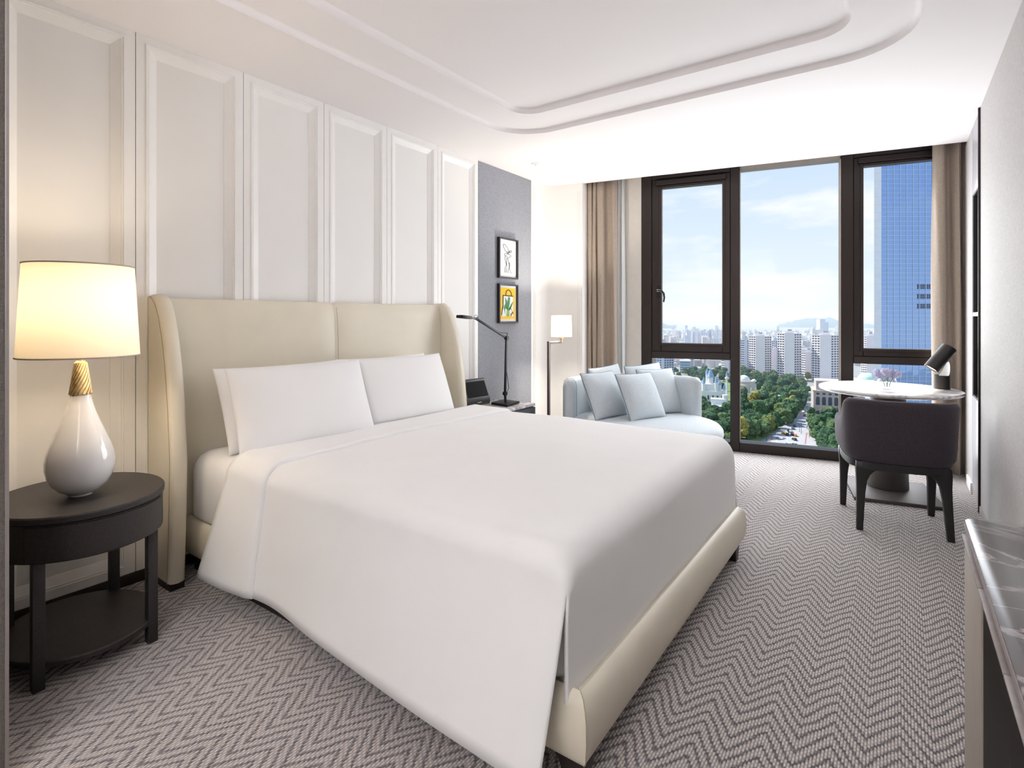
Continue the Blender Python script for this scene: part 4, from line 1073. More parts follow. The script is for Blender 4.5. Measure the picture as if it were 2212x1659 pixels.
cm(MB().loft([[(x, y, CZ-0.017) for x, y in topout(0.0)[1:-1]], [(x, y, CZ-0.004) for x, y in topout(0.0)[1:-1]], [(x, y, CZ-0.004) for x, y in topout(0.004)[1:-1]], [(x, y, CZ-0.017) for x, y in topout(0.004)[1:-1]]], closed=False, loop=True, cap=False)).build('edge_band', M_slabedge, cd)
cm(MB().box(CXF+0.012, WR-0.002, yN, CYE-0.030, 0.0, CZ-0.0205)).build('body', M_taupe, cd, bevel=0.004)
cm(MB().box(CXF+0.002, CXF+0.012, 1.565, CYE-0.030, 0.0, CZ-0.05)).build('end_stile', M_taupe, cd, bevel=0.002)
ys = [1.555, 1.205, 0.855, 0.505]
for k in range(3):
    y1_, y0_ = ys[k]-0.003, ys[k+1]+0.003
    d_ = cm(MB().box(CXF+0.009, CXF+0.0125, y0_, y1_, 0.04, CZ-0.055)).build('door', M_fluted, cd)
    n = 26
    for i in range(n):
        yc = y0_+(i+0.5)*(y1_-y0_)/n
        cm(MB().cyl((CXF+0.010, yc, 0.042), (CXF+0.010, yc, CZ-0.056), 0.0058, n=8)).build('flute', M_fluted, d_)
    cm(MB().box(CXF-0.004, CXF+0.012, y0_, y1_, CZ-0.046, CZ-0.040)).build('pull_strip', M_slabedge, d_, bevel=0.001)
cm(MB().box(CXF-0.004, CXF+0.012, 1.56, CYE-0.032, CZ-0.046, CZ-0.040)).build('pull_strip', M_slabedge, cd, bevel=0.001)

# ------------------------------------------------------------------ tall niche unit in the right wall
M_lilac = mat('lilac_grey_lacquer', srgb(172, 168, 174), 0.35, noise_amt=0.02)
M_niche = mat('black_niche', srgb(30, 30, 36), 0.4, noise_amt=0.05)
nu = thing('wall_niche_unit', 'tall built-in wall unit with a dark open niche beside the right-hand curtain', 'cabinet', (WR, 4.80, 0))
MB().box(-0.012, 0.28, -0.238, -0.222, 0, CEIL-0.001).build('side_trim', M_frame, nu, bevel=0.002)
MB().box(0.0, 0.02, -0.220, 0.225, 2.12, CEIL-0.001).build('upper_door', M_lilac, nu, bevel=0.002)
MB().box(0.0, 0.02, -0.220, 0.225, 0.05, 0.70).build('lower_door', M_lilac, nu, bevel=0.002)
MB().box(0.0, 0.25, -0.220, 0.225, 0.0, 0.049).build('plinth', M_frame2, nu)
MB().box(0.24, 0.26, -0.220, 0.225, 0.70, 2.12).box(0.005, 0.24, -0.220, -0.212, 0.70, 2.12).box(0.005, 0.24, 0.217, 0.225, 0.70, 2.12).box(0.005, 0.24, -0.212, 0.217, 0.702, 0.708).box(0.005, 0.24, -0.212, 0.217, 2.112, 2.118).build('niche_lining', M_niche, nu, smooth=0)
MB().box(0.0, 0.238, -0.211, 0.216, 1.262, 1.290).build('shelf', M_lilac, nu, bevel=0.002)

# ------------------------------------------------------------------ torchiere added unseen behind the camera to fill the room by ceiling bounce
to = thing('fill_uplighter', 'bronze uplighter floor lamp added as unseen fill behind the camera', 'lamp', (-0.15, -1.45, 0))
MB().lathe([(0.0, 0.0), (0.14, 0.0), (0.14, 0.018), (0.02, 0.03), (0.012, 0.05), (0.012, 1.70), (0.03, 1.72), (0.0, 1.72)], n=28, cap=False).build('stand', M_lamppost, to)
MB().lathe([(0.02, 1.71), (0.10, 1.74), (0.17, 1.80), (0.165, 1.80), (0.09, 1.75), (0.0, 1.73)], n=28, cap=False).build('bowl', M_lamppost, to)
UPLIGHT_FILL = area_light('uplighter_fill', (-0.15, -1.45, 1.81), 0.28, 68, (0.99, 0.98, 1.0), None, (PI, 0, 0))
# ------------------------------------------------------------------ the city below the window
GZ = -76.0
def G(x, y): return gz(x, y, GZ)
def depth(p): return -p.x*SN+p.y*CS
M_ground = mat('city_ground', srgb(150, 152, 148), 0.95, noise_amt=0.12, noise_scale=0.03)
M_road = mat('asphalt', srgb(176, 174, 176), 0.9, noise_amt=0.06, noise_scale=0.2)
M_lane = mat('road_paint', srgb(236, 236, 236), 0.8, noise_amt=0.03)
M_lawn = mat('park_lawn', srgb(112, 132, 80), 0.95, noise_amt=0.2, noise_scale=0.1)
M_redpaint = mat('red_brown_paving', srgb(178, 120, 112), 0.9, noise_amt=0.06)
M_bwall = mat('apartment_render', srgb(236, 228, 230), 0.85, noise_amt=0.03, noise_scale=0.2)
M_bwin = mat('apartment_windows', srgb(70, 78, 96), 0.3, noise_amt=0.15, noise_scale=0.5)
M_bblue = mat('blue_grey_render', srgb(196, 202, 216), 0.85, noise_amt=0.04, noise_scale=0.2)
M_stone = mat('beige_stone', srgb(190, 178, 168), 0.85, noise_amt=0.06, noise_scale=0.3)
M_broof = mat('grey_roof', srgb(176, 176, 178), 0.8, noise_amt=0.08, noise_scale=0.2)
M_teal = mat('teal_glass_band', srgb(86, 120, 150), 0.3, noise_amt=0.08, noise_scale=0.3)
M_roofblue = mat('blue_spire_roof', srgb(140, 168, 200), 0.6, noise_amt=0.08)
M_whitewall = mat('white_render', srgb(228, 228, 228), 0.85, noise_amt=0.03, noise_scale=0.3)
M_mint = mat('mint_roof', srgb(190, 216, 204), 0.7, noise_amt=0.06, noise_scale=0.2)
gd = MB().add([(-9000, 40, GZ), (9000, 40, GZ), (9000, 14000, GZ), (-9000, 14000, GZ)], [(0, 1, 2, 3)]).build('ground', M_ground, smooth=0)
struct('ground', gd, 'pale city ground far below the window', 'ground')
def flat(name, pts, m, z, label, cat, parent=None):
    P = [G(*p) for p in pts]
    o = MB().add([(p.x, p.y, GZ+z) for p in P], [list(t) for t in tessellate_polygon([[Vector((p.x, p.y, 0)) for p in P]])]).build(name, m, parent, smooth=0)
    if not parent: struct(name, o, label, cat)
    return o
road = flat('road', [(1560, 1060), (1600, 972), (1650, 958), (1684, 930), (1702, 908), (1728, 884), (1752, 866), (1766, 862), (1770, 868), (1757, 886), (1746, 908), (1742, 926), (1762, 946), (1810, 958), (1890, 962), (1930, 1060)], M_road, 0.30, 'pale road crossing with an avenue running off between trees', 'road')
for k in range(26):
    y = 985-k*4.4 if k < 14 else 923-(k-14)*4.2
    x = 1700 + (0 if y > 925 else (925-y)*0.95)
    for dx in (-22, 0, 18):
        if k >= 12 and dx: continue
        w = 0.9*(y-687)/280
        flat('lane_mark', [(x+dx-w, y), (x+dx+w, y), (x+dx+w+0.9, y-2.4), (x+dx-w+0.9, y-2.4)], M_lane, 0.34, '', '', road)
for a, b in (((1657, 962), (1668, 944)), ((1738, 960), (1741, 936))):
    flat('red_lane', [a, (a[0]+3, a[1]), (b[0]+3, b[1]), b], M_redpaint, 0.34, '', '', road)
park = flat('lawn', [(1380, 985), (1420, 830), (1590, 822), (1735, 830), (1752, 858), (1700, 905), (1684, 925), (1645, 952), (1590, 968), (1560, 1040), (1400, 1100)], M_lawn, 0.10, 'park lawn under the trees far below', 'lawn')

# apartment towers
BLD = []
def oriented(name, label, cat, P, yaw, group=None, r=16):
    BLD.append((P.x, P.y, r))
    return thing(name, label, cat, (P.x, P.y, GZ), yaw, group)
def apartment(label, xc, yb, wpx, yt, wall=M_bwall, group='apartment towers', blank=0.40, yaw_off=0.0):
    P = G(xc, yb); d = depth(P); W = wpx*d/F; H = EYE-(yt-HY)*d/F-GZ
    yaw = math.atan2(P.y, P.x)-PI/2+yaw_off
    t = oriented('apartment_tower', label, 'tower', P, yaw, group, 0.5*W+6)
    b = blank*W/2; h = W/2
    plan = [(-b, 0), (b, 0), (b, 0.06*W), (h, 0.36*W), (h*0.86, 0.50*W), (b*0.6, 0.30*W), (-b*0.6, 0.30*W), (-h*0.86, 0.50*W), (-h, 0.36*W), (-b, 0.06*W)]
    MB().prism(plan, 0, H).build('walls', wall, t, smooth=0)
    nf = max(6, int(H/2.9))
    for side in (-1, 1):
        a = Vector((side*b, 0.06*W, 0)); c = Vector((side*h, 0.36*W, 0)); dr_ = (c-a); L_ = dr_.length; dr_.normalize(); nn = Vector((dr_.y, -dr_.x, 0))*side
        if nn.y > 0: nn = -nn
        mb = MB(); ncol = max(3, round(L_/4.2))
        for f in range(nf):
            z0 = H*(f+0.30)/nf; z1 = H*(f+0.86)/nf
            for q in range(ncol):
                p0 = a+dr_*L_*(q+0.16)/ncol+nn*0.02; p1 = a+dr_*L_*(q+0.84)/ncol+nn*0.02
                o = len(mb.v)
                mb.v += [Vector((p0.x, p0.y, z0)), Vector((p1.x, p1.y, z0)), Vector((p1.x, p1.y, z1)), Vector((p0.x, p0.y, z1))]
                mb.f.append([o, o+1, o+2, o+3])
        mb.build('window_grid', M_bwin, t, smooth=0, recalc=False, kind='stuff')
        mb = MB()
        for f in range(nf+1):
            z = H*f/nf
            p0 = a+nn*0.45; p1 = c+nn*0.45
            mb.add([(a.x, a.y, z), (c.x, c.y, z), (p1.x, p1.y, z), (p0.x, p0.y, z), (a.x, a.y, z+0.5), (c.x, c.y, z+0.5), (p1.x, p1.y, z+0.5), (p0.x, p0.y, z+0.5)], [(3,2,1,0),(4,5,6,7),(0,1,5,4),(1,2,6,5),(2,3,7,6),(3,0,4,7)])
        mb.build('floor_bands', wall, t, smooth=0, kind='stuff')
    MB().box(-0.16*W, 0.16*W, 0.08*W, 0.26*W, H, H+3.5).build('penthouse', wall, t, smooth=0)
    MB().box(-0.07*W, 0.10*W, 0.12*W, 0.22*W, H+3.5, H+5.5).build('roof_tank', M_broof, t, smooth=0)
    MB().prism([(-b, -0.2), (b, -0.2), (b, 0.06*W), (-b, 0.06*W)], H, H+1.0).build('parapet', wall, t, smooth=0)
    return t
apartment('tall apartment tower with a blank end wall, first from the window mullion', 1642, 817, 45, 727)
apartment('tall apartment tower with a blank end wall, in the middle of the window', 1705, 822, 47, 721)
apartment('tall apartment tower with a blank end wall, nearest the bronze mullion by the table', 1783, 827, 52, 725)
apartment('low narrow apartment block between the first and second tall towers', 1673, 813, 21, 755, group='lower apartment blocks')
apartment('low narrow apartment block between the second and third tall towers', 1746, 818, 26, 762, group='lower apartment blocks')
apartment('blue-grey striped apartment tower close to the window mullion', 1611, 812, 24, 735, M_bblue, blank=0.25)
apartment('apartment tower cut by the mullion beside the marble table', 1818, 816, 22, 735, group='apartment towers')
apartment('apartment tower seen through the casement beside the glass skyscraper', 1880, 812, 34, 727)
apartment('cream apartment tower in the low pane beside the mullion', 1570, 812, 22, 740)
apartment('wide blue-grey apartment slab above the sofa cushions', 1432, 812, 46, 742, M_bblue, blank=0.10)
apartment('grey-blue distant apartment slab rising behind the first two towers', 1675, 790, 20, 737, M_bblue, group='apartment towers', blank=0.1)

def block(label, name, xc, yb, wpx, yt, dep, wall, bands=None, nb=5, group=None, yaw_off=0.0, cat='building'):
    P = G(xc, yb); d = depth(P); W = wpx*d/F; H = EYE-(yt-HY)*d/F-GZ
    t = oriented(name, label, cat, P, math.atan2(P.y, P.x)-PI/2+yaw_off, group)
    MB().box(-W/2, W/2, 0, dep, 0, H).build('walls', wall, t, smooth=0)
    MB().box(-W/2-0.4, W/2+0.4, -0.4, dep+0.4, H, H+0.8).build('roof', M_broof, t, smooth=0)
    if bands:
        for k in range(nb):
            MB().box(-W/2+0.6, W/2-0.6, -0.15, 0.0, H*(k+0.25)/nb, H*(k+0.72)/nb).build('window_band', bands, t, smooth=0)
    return t, W, H
block('teal-banded office block beyond the park, above the sofa', 'office_block', 1480, 806, 22, 781, 30, M_bblue, M_teal, 5)
block('low pale annex with a glass band beside the office block', 'office_annex', 1503, 806, 18, 796, 20, M_whitewall, M_teal, 2)
block('slim white apartment block beyond the office annex', 'apartment_block', 1494, 800, 9, 768, 15, M_whitewall, M_bwin, 9)

# hazy towers of the far skyline
rr = random.Random(5)
for k in range(25):
    x = 1478+k*4.0 if k < 25 else 1500
    yb = 748+rr.random()*6; yt = 716+10*noise.noise(Vector((k*0.7, 0, 0)))+rr.uniform(-5, 6)-(6 if k > 14 else 0)
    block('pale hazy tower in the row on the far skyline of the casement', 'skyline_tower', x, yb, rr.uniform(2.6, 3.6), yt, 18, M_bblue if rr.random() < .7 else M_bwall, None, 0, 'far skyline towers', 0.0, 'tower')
for k in range(16):
    x = 1600+k*13.5; yb = 752+rr.random()*5; yt = 735+rr.uniform(-6, 6)
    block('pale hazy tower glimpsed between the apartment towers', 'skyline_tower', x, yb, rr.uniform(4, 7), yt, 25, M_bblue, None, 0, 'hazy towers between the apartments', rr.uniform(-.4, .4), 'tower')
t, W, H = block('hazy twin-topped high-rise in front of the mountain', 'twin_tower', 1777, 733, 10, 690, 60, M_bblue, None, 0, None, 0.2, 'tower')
MB().box(W*0.5, W*1.2, 5, 60, 0, H*0.86).build('lower_wing', M_bblue, t, smooth=0)

# low houses far off: nobody could count them
mb = MB(); rr = random.Random(5)
for k in range(1500):
    x = rr.uniform(1380, 1900); y = 716+(rr.random()**1.3)*84
    if y > 792 and x > 1590: continue
    P = G(x, y)
    if min((P.x-q[0])**2+(P.y-q[1])**2 for q in BLD) < 62**2: continue
    w = rr.uniform(8, 18); dd = rr.uniform(8, 16); h = rr.uniform(5, 14)
    if rr.random() < 0.05: h *= 3
    a = rr.random()*PI; ca, sa = math.cos(a), math.sin(a)
    q = [(P.x+u*w/2*ca-v*dd/2*sa, P.y+u*w/2*sa+v*dd/2*ca) for u, v in ((-1, -1), (1, -1), (1, 1), (-1, 1))]
    mb.prism(q, GZ, GZ+h)
M_houses = mat('low_house_walls', srgb(206, 200, 198), 0.9, noise_amt=0.45, noise_scale=0.045)
hs = mb.build('house_sprawl', M_houses, smooth=0, recalc=False); tag(hs, 'sea of small pale houses beyond the towers', 'houses', None, 'stuff')
# mountains
M_hill = mat('forested_slope', srgb(70, 92, 82), 0.95, noise_amt=0.25, noise_scale=0.004)
def ridge(name, label, pts, dist, seed):
    mb = MB(); n = 0; rows = []
    dense = []
    for (x0, y0), (x1, y1) in zip(pts, pts[1:]):
        m_ = max(2, int((x1-x0)/4))
        for k in range(m_): t = k/m_; dense.append((x0+(x1-x0)*t, y0+(y1-y0)*t))
    dense.append(pts[-1])
    for j in range(9):
        f = j/8           # 0 at the near foot, 1 at the ridge
        row = []
        for i, (x, y) in enumerate(dense):
            v = ray(x, y); hz = math.hypot(v.x, v.y); D = dist*(0.80+0.20*f)
            ztop = EYE+v.z/hz*dist+ (18*noise.noise(Vector((i*0.55, seed, 0))) if f == 1 else 0)
            z = GZ+(ztop-GZ)*f**0.9+ (0.10*(ztop-GZ))*noise.noise(Vector((i*0.25, j*0.8, seed)))*(1 if 0 < j < 8 else 0)
            row.append((v.x/hz*D, v.y/hz*D, z))
        rows.append(row)
    rows.append([(p[0]*1.2, p[1]*1.2, GZ) for p in rows[-1]])
    mb.loft(rows, cap=False, closed=False)
    o = mb.build(name, M_hill, smooth=60, recalc=False)
    struct(name, o, label, 'mountain')
ridge('mountain', 'blue hazy mountain ridge behind the apartment towers', [(1560, 730), (1600, 724), (1625, 717), (1650, 711), (1668, 712), (1685, 700), (1712, 694), (1735, 688), (1758, 687), (1772, 689), (1790, 685), (1806, 690), (1820, 697), (1850, 700), (1875, 699), (1890, 703), (1930, 712), (1990, 724)], 6200, 1)
ridge('mountain', 'blue hazy hill at the edge of the casement window', [(1360, 706), (1395, 693), (1420, 694), (1433, 698), (1446, 704), (1458, 703), (1468, 710), (1480, 720), (1500, 733), (1530, 745)], 5200, 2)

# theme-park buildings (plain white towers with blue cones), domed hall, pavilion
def tube_tower(t, x, y, r, h, cone, mw=M_whitewall, mr=M_roofblue):
    MB().cyl((x, y, 0), (x, y, h), r, r*0.95, 10).build('turret', mw, t)
    MB().cyl((x, y, h), (x, y, h+cone), r*1.25, 0.05, 10).build('spire', mr, t)
P = G(1535, 868); d = depth(P)
t = oriented('turreted_building', 'white turreted building with blue spires beyond the sofa back', 'building', P, math.atan2(P.y, P.x)-PI/2)
MB().box(-13, 13, 0, 14, 0, 10).build('walls', M_whitewall, t, bevel=0.3)
MB().box(-8, 7, 3, 12, 10, 16).build('upper_walls', M_whitewall, t, bevel=0.3)
for x, y, r, h, c in ((-12, 0, 1.8, 13, 5), (12, 0, 1.8, 12, 5), (-6, 1, 1.5, 17, 6), (5, 2, 1.5, 18, 6), (0, 7, 2.6, 22, 9), (-3, 9, 1.4, 25, 6), (8, 8, 1.6, 15, 5), (-10, 8, 1.4, 16, 5)): tube_tower(t, x, y, r, h, c)
for k in range(6): MB().box(-10+k*4-0.7, -10+k*4+0.7, -0.1, 0.1, 2, 6).build('window', M_bwin, t)
P = G(1552, 888); t = oriented('white_pavilion', 'low white pavilion with an arched hall among the trees', 'building', P, math.atan2(P.y, P.x)-PI/2)
MB().box(-8, 7, 0, 12, 0, 5).build('walls', M_whitewall, t, bevel=0.2); MB().box(-6, 6, 3, 11, 5, 9.5).build('upper_hall', M_whitewall, t, bevel=0.2)
MB().box(-9, 8, -2.5, 0, 3.6, 4.2).build('canopy', M_whitewall, t)
for k in range(5): MB().box(-6+k*2.8, -4.4+k*2.8, -0.1, 0.1, 0.6, 3.2).build('window', M_bwin, t)
MB().cyl((5, 6, 0), (5, 6, 13), 2.2, 2.0, 12).build('turret', M_whitewall, t)
P = G(1570, 878); t = oriented('slim_tower', 'slim white column tower beside the mullion', 'tower', P, 0)
MB().cyl((0, 0, 0), (0, 0, 27), 0.9, 0.7, 10).build('shaft', M_whitewall, t); MB().cyl((0, 0, 8), (0, 0, 10), 1.8, 1.8, 10).build('collar', M_whitewall, t); MB().cyl((0, 0, 24), (0, 0, 25.5), 1.6, 1.6, 10).build('gallery', M_whitewall, t); MB().cyl((0, 0, 27), (0, 0, 31), 1.0, 0.05, 10).build('spire', M_roofblue, t)
P = G(1609, 856); t = oriented('domed_hall', 'grey stone hall with a large dome just beyond the mullion', 'building', P, math.atan2(P.y, P.x)-PI/2)
MB().lathe([(10.5, 0), (10.5, 12), (9.6, 12.6), (9.2, 15.5), (0, 15.5)], n=20).build('drum', M_stone, t)
MB().lathe([(5.8*math.cos(a), 15.5+5.4*math.sin(a)) for a in [PI/2*k/7 for k in range(8)]], (-1.0, 0), 20, cap=False).build('dome', M_whitewall, t)
for s in (-1, 1): MB().lathe([(2.6*math.cos(a), 15.0+2.5*math.sin(a)) for a in [PI/2*k/6 for k in range(7)]], (s*8, -1), 14, cap=False).build('small_dome', M_whitewall, t)
for k in range(5):
    a = R(-150+k*30); MB().cyl((10.7*math.cos(a), 10.7*math.sin(a), 0), (10.7*math.cos(a), 10.7*math.sin(a), 10), 0.7, 0.7, 8).build('column', M_whitewall, t)
P = G(1650, 862); t = oriented('glass_canopy', 'long low glass-roofed walkway in the park', 'building', P, math.atan2(P.y, P.x)-PI/2)
MB().box(-20, 24, 0, 10, 0, 3.4).build('walls', M_teal, t); MB().box(-21, 25, -1, 11, 3.4, 4.2).build('roof', M_mint, t)

# stone building with arched windows
P = G(1812, 906); d = depth(P)
sb = oriented('arched_stone_building', 'beige stone building with rows of arched windows beyond the table', 'building', P, math.atan2(P.y, P.x)-PI/2+R(6))
SW = 96*d/F; SH = 20.5
MB().box(-SW/2, SW/2, 0, 26, 0, SH).build('walls', M_stone, sb, smooth=0)
MB().box(-SW/2-0.5, SW/2+0.5, -0.5, 26.5, SH, SH+0.9).build('cornice', M_stone, sb); MB().box(-SW/2-0.3, SW/2+0.3, -0.3, 0, 8.2, 8.9).build('string_course', M_stone, sb)
MB().box(-SW/2+2, SW/2-2, 3, 24, SH+0.9, SH+8).build('attic', M_stone, sb, smooth=0)
MB().box(-SW/2+3.5, -SW/2+10.5, 2.4, 3, SH+1.6, SH+6.2).build('billboard', mat('pale_billboard', srgb(196, 190, 214), 0.5, noise_amt=0.1, noise_scale=0.4), sb)
def arch(x, z0, z1, w):
    pts = [(x-w/2, z0), (x+w/2, z0), (x+w/2, z1-w/2)]+[(x+w/2*math.cos(a), z1-w/2+w/2*math.sin(a)) for a in [PI*k/8 for k in range(1, 8)]]+[(x-w/2, z1-w/2)]
    return MB().loft([[(a, -0.25, b) for a, b in pts], [(a, 0.1, b) for a, b in pts]])
for k in range(8):
    x = -SW/2+3+k*4.1
    arch(x, 10.2, 16.6, 2.5).build('arched_window', M_bwin, sb, smooth=0); arch(x, 1.2, 5.8, 2.5).build('arched_window', M_bwin, sb, smooth=0)
    MB().box(x-1.0, x+1.0, -0.2, 0.1, SH-2.4, SH-1.0).build('small_window', M_bwin, sb, smooth=0)
block('glazed footbridge building beside the arched stone building', 'bridge_building', 1757, 868, 22, 850, 8, M_stone, M_teal, 2)
P = G(1868, 850); d = depth(P); t = oriented('mint_roofed_hall', 'hall with a pale mint roof behind the marble table', 'building', P, math.atan2(P.y, P.x)-PI/2)
MB().box(-14, 16, 0, 40, 0, 9).build('walls', M_whitewall, t); MB().loft([[(-15, -1, 9), (17, -1, 9), (17, 41, 9), (-15, 41, 9)], [(-10, 8, 12.5), (12, 8, 12.5), (12, 34, 12.5), (-10, 34, 12.5)]]).build('roof', M_mint, t, smooth=0)
MB().ico((2, 26, 12), 9, 3, 0.1, 2, (1, 1, 0.8)).build('net_dome', M_mint, t)
block('white low building seen below the marble table top', 'white_block', 1886, 905, 34, 868, 20, M_whitewall, M_bwin, 3)

# trees
def foliage_mat():
    m = bpy.data.materials.new('tree_foliage'); m.use_nodes = True
    N = m.node_tree.nodes; L = m.node_tree.links; b = N['Principled BSDF']; b.inputs['Roughness'].default_value = 0.9; b.inputs['Specular IOR Level'].default_value = 0.1
    oi = N.new('ShaderNodeObjectInfo'); r = N.new('ShaderNodeValToRGB'); L.new(oi.outputs['Random'], r.inputs[0])
    el = r.color_ramp.elements; el[0].color = srgb(54, 78, 60); el[1].color = srgb(150, 142, 74)
    for p, c in ((0.3, (64, 90, 66)), (0.6, (76, 102, 70)), (0.85, (94, 114, 76)), (0.95, (100, 112, 68)), (0.975, (146, 138, 70))):
        q = el.new(p); q.color = srgb(*c)
    t = N.new('ShaderNodeTexCoord'); n = N.new('ShaderNodeTexNoise'); n.inputs['Scale'].default_value = 1.3; n.inputs['Detail'].default_value = 5; L.new(t.outputs['Object'], n.inputs['Vector'])
    h = N.new('ShaderNodeHueSaturation'); mr = N.new('ShaderNodeMapRange'); mr.inputs[1].default_value = 0.32; mr.inputs[2].default_value = 0.68; mr.inputs[3].default_value = 0.45; mr.inputs[4].default_value = 1.45
    L.new(n.outputs['Fac'], mr.inputs[0]); L.new(mr.outputs[0], h.inputs['Value']); L.new(r.outputs[0], h.inputs['Color']); L.new(h.outputs[0], b.inputs['Base Color'])
    bp_ = N.new('ShaderNodeBump'); bp_.inputs['Strength'].default_value = 1.0; bp_.inputs['Distance'].default_value = 0.8; L.new(n.outputs['Fac'], bp_.inputs['Height']); L.new(bp_.outputs[0], b.inputs['Normal'])
    return m
M_fol = foliage_mat()
tm = []
for v in range(6):
    mb = MB(); rr = random.Random(40+v)
    for k in range(13):
        a = rr.random()*2*PI; d = rr.random()**0.6*2.5; z = 4.0+rr.random()*3.4-(d*0.5)
        mb.ico((d*math.cos(a), d*math.sin(a), z), 1.3+rr.random()*0.9, 2, 0.5, v*20+k)
    mb.cyl((0, 0, 0), (0, 0, 4), 0.32, 0.22, 6)
    me = mb.mesh('park_tree', smooth=0); me.materials.append(M_fol); tm.append(me)
conif = MB(); 
for k in range(5): conif.lathe([(0.0, 1.5+k*1.7), (2.0-k*0.33, 1.4+k*1.7), (1.2-k*0.2, 2.3+k*1.7), (0.0, 4.0+k*1.7)], n=9, cap=False)
conif.cyl((0, 0, 0), (0, 0, 2), 0.25, 0.2, 6)
cme = conif.mesh('conifer', smooth=0); cme.materials.append(M_fol)
taken = []
def tree(P, s, label, group, me=None):
    if any((P.x-q[0])**2+(P.y-q[1])**2 < q[2]**2 for q in BLD): return False
    for q in taken:
        if (q[0]-P.x)**2+(q[1]-P.y)**2 < (q[2]*0.5+s*0.5)**2*5.5: return False
    taken.append((P.x, P.y, s))
    me = me or random.choice(tm)
    o = bpy.data.objects.new('park_tree', me); COL.objects.link(o); o.location = (P.x, P.y, GZ+0.05)
    o.rotation_euler = (0, 0, random.random()*6.28); o.scale = (s*(0.9+0.25*random.random()), s*(0.9+0.25*random.random()), s*(0.85+0.4*random.random()))
    tag(o, label, 'tree', group); return True
def inpoly(x, y, pts):
    c = False; j = len(pts)-1
    for i in range(len(pts)):
        if (pts[i][1] > y) != (pts[j][1] > y) and x < (pts[j][0]-pts[i][0])*(y-pts[i][1])/(pts[j][1]-pts[i][1])+pts[i][0]: c = not c
        j = i
    return c
def grove(pts, n, s0, s1, label, group, tries=30):
    xs = [p[0] for p in pts]; ys_ = [p[1] for p in pts]; made = 0
    for k in range(n*tries):
        x = random.uniform(min(xs), max(xs)); y = random.uniform(min(ys_), max(ys_))
        if inpoly(x, y, pts) and tree(G(x, y), random.uniform(s0, s1), label, group): made += 1
        if made >= n: break
grove([(1515, 902), (1600, 905), (1682, 906), (1684, 924), (1650, 944), (1600, 950), (1560, 990), (1525, 990)], 60, 1.15, 1.6, 'leafy park tree far below, just short of the road crossing', 'trees beside the crossing')
for k in range(13):
    t = k/12; p = (1694+(1748-1694)*t, 918+(858-918)*t)
    tree(G(*p), 1.45, 'tall leafy tree in the row along the avenue far below', 'avenue trees')
    tree(G(p[0]-11, p[1]-3), 1.4, 'tall leafy tree in the row along the avenue far below', 'avenue trees')
grove([(1596, 868), (1640, 866), (1700, 862), (1720, 870), (1690, 902), (1600, 900)], 34, 1.0, 1.5, 'leafy tree in the park behind the avenue row, far below', 'trees in the middle of the park')
grove([(1632, 842), (1700, 826), (1742, 832), (1740, 848), (1690, 862), (1640, 862)], 40, 1.0, 1.35, 'pale green tree in the rear park, in front of the apartment towers', 'rear park trees')
grove([(1405, 808), (1560, 806), (1815, 816), (1815, 832), (1735, 830), (1640, 836), (1560, 824), (1405, 822)], 85, 1.0, 1.5, 'small distant tree in the belt at the foot of the apartment towers', 'tree belt below the towers')
grove([(1746, 925), (1765, 912), (1812, 912), (1860, 930), (1860, 995), (1780, 985), (1770, 950)], 34, 1.2, 1.6, 'leafy tree across the road below the arched stone building', 'trees below the stone building')
grove([(1503, 876), (1525, 872), (1570, 894), (1516, 900)], 10, 0.8, 1.2, 'small tree near the white pavilion far below', 'trees near the white pavilion')
grove([(1480, 828), (1510, 826), (1510, 838), (1480, 838), (1545, 836), (1565, 845), (1555, 852)], 9, 0.8, 1.2, 'small tree behind the white turreted building far below', 'trees behind the turreted building')
for k in range(5):
    tree(G(1752+k*2.0, 905+k*7.5), 0.95, 'small street tree on the kerb beside the avenue', 'kerb trees')

# glass skyscraper on the right
M_mirror = mat('blue_mirror_glass', srgb(138, 168, 216), 0.02, 0.92, noise_amt=0.03, noise_scale=0.3)
M_mull = mat('pale_blue_mullion', srgb(206, 216, 232), 0.4, 0.3, noise_amt=0.03)
M_fin = mat('white_stone_fin', srgb(228, 230, 234), 0.7, noise_amt=0.03, noise_scale=0.4)
GD = 205.0
def at_depth(x, d): v = ray(x, HY); return Vector((v.x*d, v.y*d, GZ))
pL = at_depth(1903, GD); pR = at_depth(2075, GD*1.0)
vx = (pR-pL); TWd = vx.length; vx.normalize(); tyaw = math.atan2(vx.y, vx.x)
sk = thing('glass_skyscraper', 'blue mirror-glass skyscraper with a white stone edge, beside the curtain', 'skyscraper', tuple(pL), tyaw)
STOP = 210.0
rd = Matrix.Rotation(-tyaw, 3, 'Z') @ Vector((pL.x, pL.y, 0)).normalized()       # the flank runs back almost in line with the window
def slab(x0, x1, y0, dep): return [(x0, y0), (x1, y0), (x1+rd.x*dep, y0+rd.y*dep), (x0+rd.x*dep*1.02, y0+rd.y*dep)]
MB().prism(slab(-0.2, TWd, 0.4, 40), 0, STOP).build('core', M_mull, sk, smooth=0)
fin = MB().prism(slab(-3.0, -0.3, -0.6, 6), 0, STOP).build('edge_fin', M_fin, sk, smooth=0)
mbj = MB()
for k in range(int(STOP/3.0)): mbj.box(-3.02, -0.28, -0.62, -0.3, k*3.0, k*3.0+0.10)
mbj.build('fin_joints', M_mull, fin, smooth=0, kind='stuff')
PWd, PHt = 2.42, 1.78
ncol = int(TWd/PWd); nrow = int(STOP/PHt)
unit = {}
